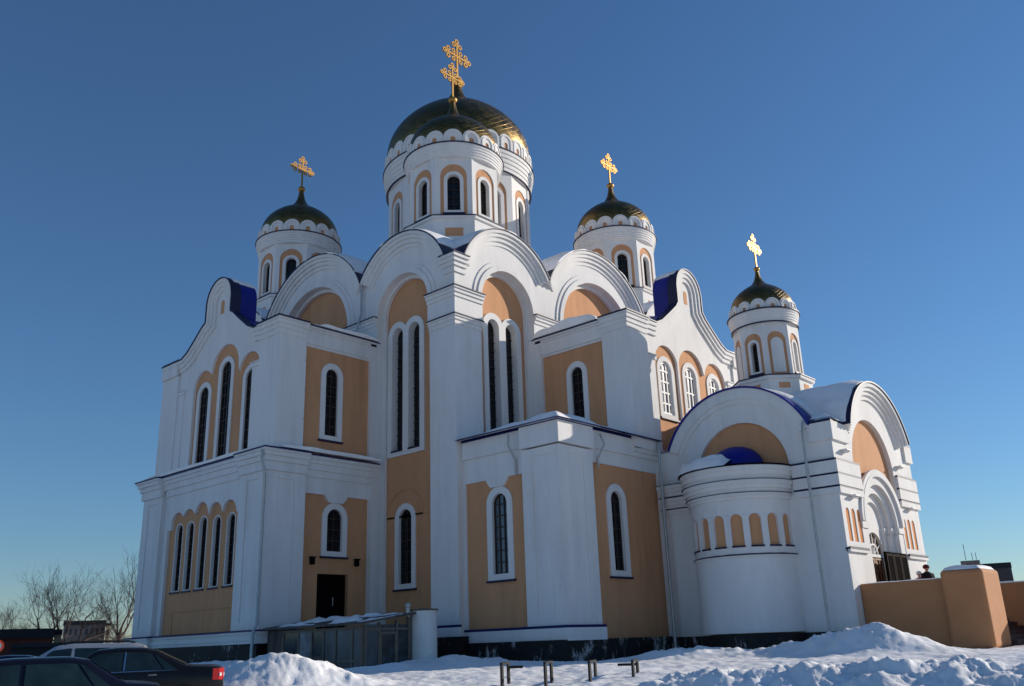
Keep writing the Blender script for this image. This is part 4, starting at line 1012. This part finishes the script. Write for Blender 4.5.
for i in range(n1_+1):
    for j in range(n2_+1):
        x = x0-.22+(x1+.4-x0)*i/n1_; y = y0-.15+(y1+1.2-y0)*j/n2_; e = min(i, n1_-i, j, n2_-j)/3
        wv = noise.noise(Vector((x*1.1, y*1.1, 9)))+0.5*noise.noise(Vector((x*3, y*3, 2)))
        vv.append((x, y, sl0+.09+(x-x0+.25)*0.133+min(1, e)*max(-0.04, 0.0+0.19*wv)))
for i in range(n1_):
    for j in range(n2_): ff.append((i*(n2_+1)+j, (i+1)*(n2_+1)+j, (i+1)*(n2_+1)+j+1, i*(n2_+1)+j+1))
m.add(vv, ff); m.build('roof_snow', SNOW, SH, smooth=60, fix=False)
tp_ = at(423.5, 39.0)
TK = empty('water_tank', (tp_.x, tp_.y, 0.6), 'white upright cylinder tank with a thin rim beside the glazed shed', 'tank')
m = MB(); m.revolve((tp_.x, tp_.y), [(0, 0.5), (0.56, 0.5), (0.56, 2.93), (0.0, 2.93)], 36); m.build('body', mat('white_tank_paint', (0.72, 0.72, 0.70), 0.5, var=0.1, vscale=2), TK, smooth=40)
m = MB(); m.revolve((tp_.x, tp_.y), [(0, 2.932), (0.6, 2.932), (0.64, 2.96), (0.6, 3.0), (0, 3.04)], 36); m.build('lid', SHF, TK, smooth=40)
pt = at(408, 38.6)
tag(MB.build((lambda q: (q.tube([(pt.x, pt.y, 0.4), (pt.x, pt.y, 3.1)], 0.09, 10), q.ball((pt.x, pt.y, 3.14), 0.12), q)[-1])(MB()), 'post', PIPE, smooth=40), 'grey round post standing between the glazed shed and the white tank', 'post')

# ------------------------------------------------------------------ PARKING BARRIERS
BAR = mat('black_barrier_paint', (0.012, 0.011, 0.011), 0.5, var=0.3, vscale=8)
def barrier(px0, px1, dist, label, rail=0):
    a, b = at(px0, dist), at(px1, dist+0.9)
    za = ground_z(a.x, a.y)-0.1
    zt = 1.5-(dist*1.0)*((662.5-0.025*(px0-500)-(645-0.036*(px0-500)))/905)
    E_ = empty('parking_barrier', (a.x, a.y, za), label, 'barrier', 'black steel parking barriers in the snow')
    for p in (a, b):
        m = MB(); m.box(p.x-0.033, p.x+0.033, p.y-0.033, p.y+0.033, za-0.2, zt); o = m.build('post', BAR, E_)
    d = (b-a); L = d.length; ang = math.atan2(d.y, d.x)
    m = MB(); u = Vector((math.cos(ang), math.sin(ang), 0)); v_ = Vector((-u.y, u.x, 0))
    q = [a-u*0.08, b+u*0.08]; V = [tuple(p+v_*s*0.033+Vector((0, 0, z-p.z))) for p in q for s in (-1, 1) for z in (zt-0.02, zt+0.04)]
    m.add(V, [(0, 1, 3, 2), (4, 6, 7, 5), (0, 4, 5, 1), (2, 3, 7, 6), (0, 2, 6, 4), (1, 5, 7, 3)]); m.build('top_bar', BAR, E_)
    if rail:
        c = at(rail, dist+0.9); m = MB(); m.tube([(b.x, b.y, zt-0.1), (c.x, c.y, zt-0.1)], 0.035, 8); m.build('side_rail', BAR, E_)
barrier(501, 507.5, 24.2, 'black parking barrier nearest the white tank with a side rail pointing right', 522)
barrier(544, 550, 24.5, 'second black parking barrier from the left, without a side rail, below the white corner pilaster')
barrier(588, 593.5, 25.2, 'third black parking barrier from the left, without a side rail')
barrier(631, 635.5, 26.0, 'black parking barrier nearest the big snow heap with a side rail pointing left', 616)

# ------------------------------------------------------------------ CARS
def interp(tab, x):
    if x <= tab[0][0]: return tab[0][1]
    for (a, b), (c, d) in zip(tab, tab[1:]):
        if x <= c:
            t = (x-a)/(c-a); return b+(d-b)*t
    return tab[-1][1]
CGL = mat('car_glass', (0.012, 0.026, 0.028), 0.04, var=0.5, vscale=2.5, spec=0.7)  # teal base colour puts a faint sky reflection into the car windows
RUB = mat('tyre_rubber', (0.012, 0.012, 0.012), 0.8, var=0.1)
RIM = mat('wheel_rim', (0.35, 0.35, 0.36), 0.35, metal=0.8, var=0.05)
REDL = mat('red_tail_lamp', (0.5, 0.008, 0.008), 0.15, var=0, spec=0.6)
CLEAR = mat('clear_lamp', (0.6, 0.6, 0.62), 0.1, var=0, spec=0.6)
CHR = mat('chrome_trim', (0.6, 0.6, 0.62), 0.15, metal=1.0, var=0)
def paint(name, c, ms=0.3): return mat(name, c, 0.25, metal=ms, var=0.0, spec=0.6)
def car(name, label, rear_px, dist, heading, gz, pm, kind='sedan', roof_rack=False, trim=True, H=1.45, notch=False):
    R0 = at(rear_px, dist, gz)
    f = Vector((math.cos(heading), math.sin(heading), 0)); l = Vector((-f.y, f.x, 0))
    L = 4.35
    E_ = empty(name, tuple(R0+f*L/2), label, 'car')
    T = lambda x, y, z: tuple(R0+f*x+l*y+Vector((0, 0, z)))
    if kind == 'sedan':
        top = [(0, 0.82), (0.05, 0.97), (0.25, 1.0), (0.78, 1.02), (1.05, 1.14), (1.5, 1.36), (1.75, H-.02), (2.3, H), (2.75, H-.03), (3.0, 1.27), (3.35, 1.06), (3.6, 0.95), (4.05, 0.86), (4.28, 0.74), (4.35, 0.6)]
        w0, w1, r0, r1 = 0.80, 3.45, 1.62, 2.85
        if notch: top[2:7] = [(0.25, 1.0), (0.62, 1.03), (0.85, 1.17), (1.2, 1.40), (1.5, H)]; w0, r0 = 0.62, 1.3
    else:
        H = 1.66
        top = [(0, 0.9), (0.04, 1.1), (0.12, 1.35), (0.25, H-.06), (0.5, H), (2.2, H+.03), (2.6, H-.02), (2.9, 1.45), (3.3, 1.18), (3.5, 1.05), (4.0, 0.95), (4.28, 0.8), (4.35, 0.62)]
        w0, w1, r0, r1 = 0.08, 3.4, 0.35, 2.75
    belt = lambda x: 0.90+0.03*(1-x/4.35)
    wid = [(0, 0.74), (0.15, 0.82), (0.6, 0.85), (3.6, 0.85), (4.1, 0.80), (4.35, 0.66)]
    wtp = [(w0, 0.76), (r0, 0.60), (r1, 0.60), (w1, 0.76)]
    def rowpts(x):
        zt = interp(top, x); wd = interp(wid, x); b = min(belt(x), zt-0.05)
        wt = interp(wtp, x) if w0 <= x <= w1 else wd*0.92
        wt = wt+(wd*0.93-wt)*max(0, min(1, 1-(zt-b)/0.3))
        return [(0.0, 0.2), (wd*0.85, 0.2), (wd*0.985, 0.3), (wd, 0.5), (wd, 0.7), (wd*0.975, b), (wt+0.0, zt-0.07 if zt-b > 0.12 else b+(zt-b)*.5), (wt*0.90, zt-0.015), (wt*0.5, zt+0.008), (0.0, zt+0.015)]
    xs = sorted(set([0, 0.03, 0.08]+[i*0.12 for i in range(1, 36)]+[4.28, 4.33, 4.35]))
    m = MB(); K = 10
    for x in xs:
        r = rowpts(x)
        for y, z in r: m.v.append(T(x, y, z))
        for y, z in r[-2:0:-1]: m.v.append(T(x, -y, z))
    N = 2*K-2
    for i in range(len(xs)-1):
        for a in range(N):
            b = (a+1) % N; m.f.append((i*N+a, i*N+b, (i+1)*N+b, (i+1)*N+a)); m.m.append(0)
    m.f.append(tuple(range(N))); m.m.append(0); m.f.append(tuple((len(xs)-1)*N+a for a in reversed(range(N)))); m.m.append(0)
    m.build('body', pm, E_, smooth=40)
    def side_pane(nm, xa, xb, xat, xbt, s, mt=CGL, off=0.012, b0=0.06, b1=0.93):
        m = MB(); n = 6; V = []
        for t in (0, 1):
            for i in range(n+1):
                u = i/n; x = (xa+(xb-xa)*u)*(1-t)+(xat+(xbt-xat)*u)*t
                r = rowpts(x); p5, p6 = r[5], r[6]; k = b0+(b1-b0)*t
                y = p5[0]+(p6[0]-p5[0])*k; z = p5[1]+(p6[1]-p5[1])*k
                V.append((x, y, z))
        VV = [T(x, s*(y+off), z+0.004) for x, y, z in V]+[T(x, s*(y-0.02), z) for x, y, z in V]
        q = n+1; o = 2*q; fs = []
        for i in range(n): fs += [(i, i+1, q+i+1, q+i), (o+i, o+q+i, o+q+i+1, o+i+1), (i, o+i, o+i+1, i+1), (q+i, q+i+1, o+q+i+1, o+q+i)]
        fs += [(0, q, o+q, o), (n, o+n, o+q+n, q+n)]
        m.add(VV, fs); return m.build(nm, mt, E_)
    for s in (-1, 1):
        if kind == 'sedan':
            k_ = -0.22 if notch else 0; side_pane('side_window', 1.02+k_, 1.28+k_, 1.5+k_, 1.55+k_, s); side_pane('side_window', 1.33+k_, 2.12, 1.6+k_, 2.12, s); side_pane('side_window', 2.2, 3.18, 2.2, 2.78, s)
            if trim: side_pane('pillar_trim', 2.13, 2.17, 2.13, 2.17, s, CHR, 0.016)
            side_pane('belt_glint', 1.0, 3.22, 1.03, 3.2, s, CHR, 0.016, -0.01, 0.035)  # bright strip added for the reflection streak along the belt line
            if notch: side_pane('pillar_trim', 3.2, 3.26, 2.8, 2.85, s, CHR, 0.016)
        else:
            side_pane('side_window', 0.3, 1.05, 0.5, 1.05, s); side_pane('side_window', 1.13, 2.05, 1.13, 2.05, s); side_pane('side_window', 2.13, 3.15, 2.13, 2.72, s)
        # door handles
        m = MB()
        for x in (1.45, 2.35):
            w_ = interp(wid, x); m.add([T(x+dx, s*(w_-0.01+dy), 0.82+dz) for dx in (0, 0.18) for dy in (0, 0.03) for dz in (0, 0.035)], [(0, 1, 3, 2), (4, 6, 7, 5), (0, 4, 5, 1), (2, 3, 7, 6), (0, 2, 6, 4), (1, 5, 7, 3)])
        m.build('door_handle', CHR, E_)
        m = MB(); m.ball(T(3.05, s*0.93, 0.98), 0.1, sx=0.8, sy=0.8, sz=0.7); m.build('mirror', pm, E_, smooth=60)
        # lamps
        m = MB(); V = []
        for x, yo in ((-0.012, 0.66), (0.0, 0.735), (0.10, 0.815), (0.24, 0.845)):
            for z in (0.68, 0.93): V.append(T(x, s*yo, z))
        V += [T(0.2, s*0.5, 0.68), T(0.2, s*0.5, 0.93)]
        m.add(V, [(0, 2, 3, 1), (2, 4, 5, 3), (4, 6, 7, 5), (6, 8, 9, 7), (8, 0, 1, 9), (1, 3, 5, 7, 9), (0, 8, 6, 4, 2)]); tl_ = m.build('taillight', REDL, E_)
        m = MB(); m.add([T(-0.016, s*0.70, 0.76), T(0.085, s*0.82, 0.76), T(0.085, s*0.82, 0.83), T(-0.016, s*0.70, 0.83), T(.2, s*.6, .76), T(.2, s*.6, .83)], [(0, 1, 2, 3), (0, 4, 1), (3, 2, 5), (0, 3, 5, 4), (1, 4, 5, 2)]); m.build('reverse_lamp', CLEAR, tl_)
        m = MB(); m.add([T(4.36, s*0.4, 0.6), T(4.3, s*0.72, 0.62), T(4.12, s*0.81, 0.66), T(4.12, s*0.8, 0.78), T(4.3, s*0.7, 0.72), T(4.35, s*0.4, 0.7), T(4.0, s*.4, .65), T(4.0, s*.4, .74)], [(0, 1, 4, 5), (1, 2, 3, 4), (5, 4, 3, 7), (0, 6, 2, 1), (0, 5, 7, 6), (2, 6, 7, 3)]); m.build('headlight', CLEAR, E_)
        for x in (0.85, 3.5):
            m = MB(); q = []
            for i in range(24): pass
            def disc(mb, y0_, y1_, r): 
                V = [T(x+r*math.cos(2*PI*i/24), s*yy, 0.31+r*math.sin(2*PI*i/24)) for yy in (y0_, y1_) for i in range(24)]
                mb.add(V, [(i, (i+1) % 24, 24+(i+1) % 24, 24+i) for i in range(24)]+[tuple(range(24)), tuple(range(47, 23, -1))])
            disc(m, 0.66, 0.868, 0.31); wh = m.build('wheel', RUB, E_, smooth=40); m = MB(); disc(m, 0.7, 0.875, 0.2); m.build('rim', RIM, wh, smooth=40)
    # windscreen and rear window
    def screen(nm, xa, xb):
        m = MB(); V = []; n = 5; ks = 6
        for i in range(n+1):
            x = xa+(xb-xa)*i/n; r = rowpts(x)
            for j in range(ks+1):
                u = -1+2*j/ks; y = u*(r[7][0]*0.98); z = r[7][1]+(r[9][1]-r[7][1])*(1-abs(u)); V.append(T(x, y, z+0.014))
        fs = []
        for i in range(n):
            for j in range(ks): fs.append((i*(ks+1)+j, (i+1)*(ks+1)+j, (i+1)*(ks+1)+j+1, i*(ks+1)+j+1))
        m.add(V, fs); m.build(nm, CGL, E_, smooth=60, fix=False)
    if kind == 'sedan': screen('rear_window', *((0.68, 1.22) if notch else (0.86, 1.55))); screen('windscreen', 2.82, 3.38)
    else: screen('rear_window', 0.05, 0.2); screen('windscreen', 2.68, 3.3)
    m = MB(); m.add([T(-0.035, y, z) for y in (-0.27, 0.27) for z in (0.5, 0.62)]+[T(0.1, y, z) for y in (-0.27, 0.27) for z in (0.5, 0.62)], [(0, 2, 3, 1), (4, 5, 7, 6), (0, 4, 6, 2), (1, 3, 7, 5), (0, 1, 5, 4), (2, 6, 7, 3)]); m.build('number_plate', LATTW, E_)
    if kind != 'sedan' or roof_rack:
        for s in (-1, 1):
            m = MB(); m.tube([T(0.55, s*0.5, H+0.01), T(0.65, s*0.5, H+0.07), T(2.2, s*0.5, H+0.09), T(2.35, s*0.5, H+0.01)], 0.02, 8); m.build('roof_rail', BAR, E_)
    return E_
car('dark_sedan', 'dark navy saloon car nearest the camera, cut off by the left edge', 163, 18.0, az(60)+R_(90)+R_(2), 0.10, paint('navy_paint', (0.006, 0.007, 0.016)), notch=True, trim=False)
car('dark_sedan', 'black saloon car with a lit red tail lamp beside the snow heap', 225, 24.0, az(165)+R_(88), 0.28, paint('black_paint', (0.008, 0.007, 0.007)))
car('silver_estate', 'pale silver estate car with roof rails behind the black saloon', 155, 30.0, az(110)+R_(84), 0.24, paint('silver_paint', (0.55, 0.55, 0.56), 0.6), kind='estate')
car('blue_hatchback', 'dark blue car mostly hidden behind the navy saloon and silver estate', 92, 33.5, az(75)+R_(84), 0.25, paint('blue_paint', (0.01, 0.014, 0.05)))

# ------------------------------------------------------------------ BACKGROUND BUILDINGS
def bbox(px0, px1, dist, z0, z1, depth, mb, mi=0, skew=0.0):
    a, b = at(px0, dist), at(px1, dist+skew); u = (b-a).normalized(); n_ = Vector((-u.y, u.x, 0))
    if n_.dot(a-CAM) < 0: n_ = -n_
    q = [a, b, b+n_*depth, a+n_*depth]
    mb.add([(p.x, p.y, z) for z in (z0, z1) for p in q], [(0, 3, 2, 1), (4, 5, 6, 7), (0, 1, 5, 4), (1, 2, 6, 5), (2, 3, 7, 6), (3, 0, 4, 7)], mi)
BRICK = mat('dark_red_brick', (0.12, 0.035, 0.025), 0.85, var=0.4, vscale=1.0)
GREYC = mat('grey_concrete', (0.20, 0.17, 0.15), 0.85, var=0.3, vscale=0.3)
BEIGE = mat('beige_and_lit_end_wall', (0.5, 0.36, 0.22), 0.85, var=0.2, vscale=0.5)  # beige house wall; on the garage end this pale colour stands in for sunlight
DARKR = mat('dark_roofing', (0.012, 0.012, 0.018), 0.6, var=0.2)
DWIN = mat('far_window', (0.03, 0.035, 0.045), 0.2, var=0)
def far_building(name, label, px0, px1, dist, zt, depth, wall, nwin=0, roofh=0.4, skew=0.0, wz=(0.3, 0.7), rows=1, cat='building'):
    a = at((px0+px1)/2, dist); E_ = empty(name, (a.x, a.y, 0), label, cat)
    m = MB(); bbox(px0, px1, dist, -0.5, zt, depth, m, 0, skew); m.build('wall', wall, E_)
    m = MB(); bbox(px0-0.6, px1+0.6, dist-0.3, zt+0.003, zt+roofh, depth+0.6, m, 0, skew); m.build('roof', DARKR, E_)
    if nwin:
        for r in range(rows):
            for i in range(nwin):
                c = px0+(px1-px0)*(i+0.5)/nwin; hwid = (px1-px0)/nwin*0.22; dd = dist+skew*(i+0.5)/nwin
                z0_ = zt*(r+wz[0])/rows; z1_ = zt*(r+wz[1])/rows
                m = MB(); bbox(c-hwid, c+hwid, dd-0.06, z0_, z1_, 0.08, m, 0, skew*0.44/nwin); m.build('window', DWIN, E_)
    return E_
far_building('brick_garage', 'long low dark red brick garage with flat roof at the far left', -60, 53, 60, 2.75, 8, BRICK, 6, 0.5)
E_ = far_building('dark_kiosk', 'black flat-roofed kiosk in front of the brick garage', 12, 84, 44, 2.05, 4, DARKR, 0, 0.16)
far_building('lit_endwall', 'pale store at the end of the brick garage', 53.6, 61, 64, 3.0, 5, BEIGE, 1, 0.3, cat='endwall')  # lit garage end built apart, its sunlight put into the wall colour
far_building('grey_block', 'grey panel block of flats behind the bare trees', 62, 104, 210, 8.2, 14, GREYC, 8, 0.8, rows=3)
far_building('beige_house', 'sunlit beige end house right of the grey block', 104.8, 109, 200, 7.6, 12, BEIGE, 1, 0.5, rows=3, cat='house')
E_ = far_building('apartment_block', 'distant dark apartment block with rooftop masts right of the porch', 974, 1026, 330, 19.0, 16, mat('dark_panel_wall', (0.07, 0.065, 0.07), 0.85, var=0.3, vscale=0.1), 9, 1.6, rows=5)
m = MB(); bbox(975, 995, 327, 20.0, 21.7, 8, m); m.build('roof_house', GREYC, E_)
for px in (981, 988, 992): 
    a = at(px, 329); m = MB(); m.tube([(a.x, a.y, 22), (a.x, a.y, 27 if px == 981 else 24.2)], 0.09, 5); m.build('mast', DARKR, E_)
far_building('low_hall', 'low dark hall beyond the right parapet in the distance', 1012, 1110, 260, 9.5, 20, GREYC, 10, 0.8)
# round sign by the left edge
a = at(-2.5, 21.5)
SG = empty('round_sign', (a.x, a.y, 0.2), 'round red-rimmed sign on a post at the left edge behind the navy saloon', 'sign')
zc_ = 1.5+21.5*(660.5-647.5)/905
d_ = ray(20, 640); d_ = Vector((d_.x, d_.y, 0)).normalized(); u_ = Vector((-d_.y, d_.x, 0))
Fs = lambda h, z, d: tuple(Vector((a.x, a.y, 0))+u_*h+d_*d+Vector((0, 0, z)))
m = MB(); m.tube([Fs(0, 0.1, 0.05), Fs(0, zc_, 0.05)], 0.03, 8); m.build('post', PIPE, SG)
m = MB(); m.slab(Fs, arc(0, zc_, 0.13, 0, 350, 30), [list(reversed(arc(0, zc_, 0.09, 0, 350, 24)))], -0.02, 0.015); m.build('rim', mat('red_enamel', (0.5, 0.06, 0.03), 0.4, var=0), SG)
m = MB(); m.slab(Fs, arc(0, zc_, 0.092, 0, 350, 24), [], -0.012, 0.012); m.build('face', LATTW, SG)

# ------------------------------------------------------------------ BARE TREES
BARK = mat('bark', (0.045, 0.03, 0.026), 0.9, var=0.3, vscale=4)
TWIG = mat('twig', (0.065, 0.045, 0.04), 0.9, var=0.2, vscale=2)
def tree(px, dist, H, label, seed, stems=1, spread=0.55, name='bare_tree', group='bare winter trees'):
    rnd = random.Random(seed); a = at(px, dist)
    E_ = empty(name, (a.x, a.y, 0), label, 'tree', group)
    tr = MB(); cr_m = MB()
    def grow(p, d, L, r, lev, mb):
        n = 4; pts = [p]; rad = [r]
        for i in range(n):
            d = (d+Vector((rnd.gauss(0, .10), rnd.gauss(0, .10), rnd.gauss(0.04, .07)))).normalized()
            p = p+d*L/n; pts.append(p); rad.append(r*(1-0.45*(i+1)/n))
        mb.tube(pts, rad, 6 if lev < 2 else 4 if lev < 3 else 3)
        if lev >= 5 or r < 0.005: return
        kids = 3 if lev < 4 else 3
        for k in range(kids+(1 if lev in (1, 2, 3) else 0)):
            t = 1.0 if k == 0 else rnd.uniform(0.35, 0.95); i = min(n-1, int(t*n)); q = pts[i]+(pts[i+1]-pts[i])*(t*n-i) if t < 1 else pts[-1]
            ax = d.orthogonal().normalized(); ax.rotate(__import__('mathutils').Quaternion(d, rnd.uniform(0, 2*PI)))
            nd = (d+ax*rnd.uniform(spread*0.6, spread*1.5)*(0.5 if k == 0 else 1)).normalized()
            grow(q, nd, L*rnd.uniform(0.62, 0.82), max(rad[i]*0.63, 0.007), lev+1, cr_m if lev >= 0 else tr)
    for s_ in range(stems):
        t = 2*PI*s_/max(1, stems)+rnd.random()
        d = Vector((math.cos(t)*0.35, math.sin(t)*0.35, 1)).normalized() if stems > 1 else Vector((0.03, 0.02, 1))
        grow(Vector((a.x+math.cos(t)*0.15*(stems > 1), a.y+math.sin(t)*0.15*(stems > 1), -0.1)), d, H*0.34, H*0.018, 0, tr)
    tr.build('trunk', BARK, E_, smooth=60, fix=False); cr_m.build('crown', TWIG, E_, fix=False)
tree(66, 75, 8.8, 'wide multi-stemmed bare tree left of the cathedral', 3, stems=3, spread=0.78)
tree(118, 85, 11.5, 'slender bare tree right against the cathedral corner', 8, stems=1, spread=0.55)
tree(20, 150, 7.5, 'small faint bare tree far off at the left', 11, stems=2)
tree(112, 150, 7.0, 'brown bare tree beside the sunlit beige house', 14, stems=3)
tree(-14, 130, 9, 'bare tree at the left edge beyond the garage roof', 17, stems=2)
tree(940, 230, 15, 'bare tree showing over the staircase pier', 21, stems=2)
tree(951, 235, 14, 'twiggy bare tree left of the distant apartment block', 25, stems=2)

# ------------------------------------------------------------------ PEOPLE on the landing
SKIN = mat('skin', (0.5, 0.28, 0.2), 0.6, var=0.05)
def person(px, xpl, ztop, label, coat, hat, turn, bag=None):
    d = ray(px, 570); t = (xpl-CAM.x)/d.x; p = CAM+d*t; H = ztop-2.2; s = H/1.75
    E_ = empty('person', (p.x, p.y, 2.2), label, 'person')
    ca, sa = math.cos(turn), math.sin(turn)
    T = lambda x, y, z: Vector((p.x+(x*ca-y*sa)*s, p.y+(x*sa+y*ca)*s, 2.2+z*s))
    pts = [(0, 0, .95, .15), (0, 0, 1.15, .15), (0, 0, 1.38, .17), (0, 0, 1.48, .07), (0, .01, 1.56, .06), (0, .02, 1.63, .095), (0, .01, 1.70, .075),
           (.19, 0, 1.40, .065), (.25, .02, 1.14, .05), (.22, .14, .93, .04), (.21, .2, .86, .035), (-.19, 0, 1.40, .065), (-.25, .02, 1.14, .05), (-.22, .12, .92, .04), (-.21, .17, .85, .035),
           (.1, 0, .88, .1), (.11, .02, .5, .07), (.11, 0, .1, .05), (.12, .14, .04, .04), (-.1, 0, .88, .1), (-.11, .0, .5, .07), (-.11, -.02, .1, .05), (-.12, .12, .04, .04)]
    ed = [(0, 1), (1, 2), (2, 3), (3, 4), (4, 5), (5, 6), (2, 7), (7, 8), (8, 9), (9, 10), (2, 11), (11, 12), (12, 13), (13, 14), (0, 15), (15, 16), (16, 17), (17, 18), (0, 19), (19, 20), (20, 21), (21, 22)]
    me = bpy.data.meshes.new('person_body'); me.from_pydata([tuple(T(*q[:3])-Vector(E_.location)) for q in pts], ed, [])
    o = bpy.data.objects.new('body', me); COL.objects.link(o); o.parent = E_
    o.modifiers.new('skin', 'SKIN'); sk = me.skin_vertices[0]
    for i, q in enumerate(pts): sk.data[i].radius = (q[3]*s, q[3]*s); sk.data[i].use_root = i == 0
    sb = o.modifiers.new('sub', 'SUBSURF'); sb.levels = 2; sb.render_levels = 2
    me.materials.append(SKIN)
    m = MB(); n = 20; prof = [(0.26, 0.55), (0.25, 0.8), (0.21, 1.05), (0.235, 1.3), (0.20, 1.42), (0.09, 1.50)]
    for r, z in prof:
        for i in range(n):
            a = 2*PI*i/n; m.v.append(tuple(T(r*math.cos(a), r*0.72*math.sin(a), z)))
    for k in range(len(prof)-1):
        for i in range(n): m.f.append((k*n+i, k*n+(i+1) % n, (k+1)*n+(i+1) % n, (k+1)*n+i)); m.m.append(0)
    for sd in (-1, 1): m.tube([T(sd*.17, 0, 1.42), T(sd*.235, .02, 1.14), T(sd*.21, .13, .95)], [.085*s, .075*s, .065*s], 10)
    m.build('coat', coat, E_, smooth=60)
    m = MB(); c = T(0, .0, 1.69); m.ball(tuple(c), 0.125*s, sz=0.75, nu=16, nv=10); m.tube([T(0, 0, 1.64), T(0, 0, 1.70)], [.128*s, .125*s], 16); m.build('hat', hat, E_, smooth=60)
    m = MB()
    m.ball(tuple(T(0, .115, 1.62)), 0.02*s, nu=8, nv=6)
    for sd in (-1, 1): m.ball(tuple(T(sd*.033, .1, 1.645)), 0.012*s, nu=8, nv=6); m.ball(tuple(T(sd*.098, .01, 1.62)), 0.025*s, nu=8, nv=6)
    m.build('face', SKIN, E_, smooth=60)
person(926.5, 11.0, 4.05, 'person in a dark coat and dark red hat standing on the landing', mat('dark_coat', (0.015, 0.013, 0.016), 0.9, var=0.1), mat('dark_red_hat', (0.10, 0.012, 0.015), 0.9, var=0.1), 2.4)
person(918.5, 11.4, 3.84, 'shorter person in a pale pink coat and white hat on the landing', mat('pink_coat', (0.55, 0.22, 0.24), 0.9, var=0.1), mat('white_hat', (0.6, 0.6, 0.6), 0.9, var=0.1), -0.6)
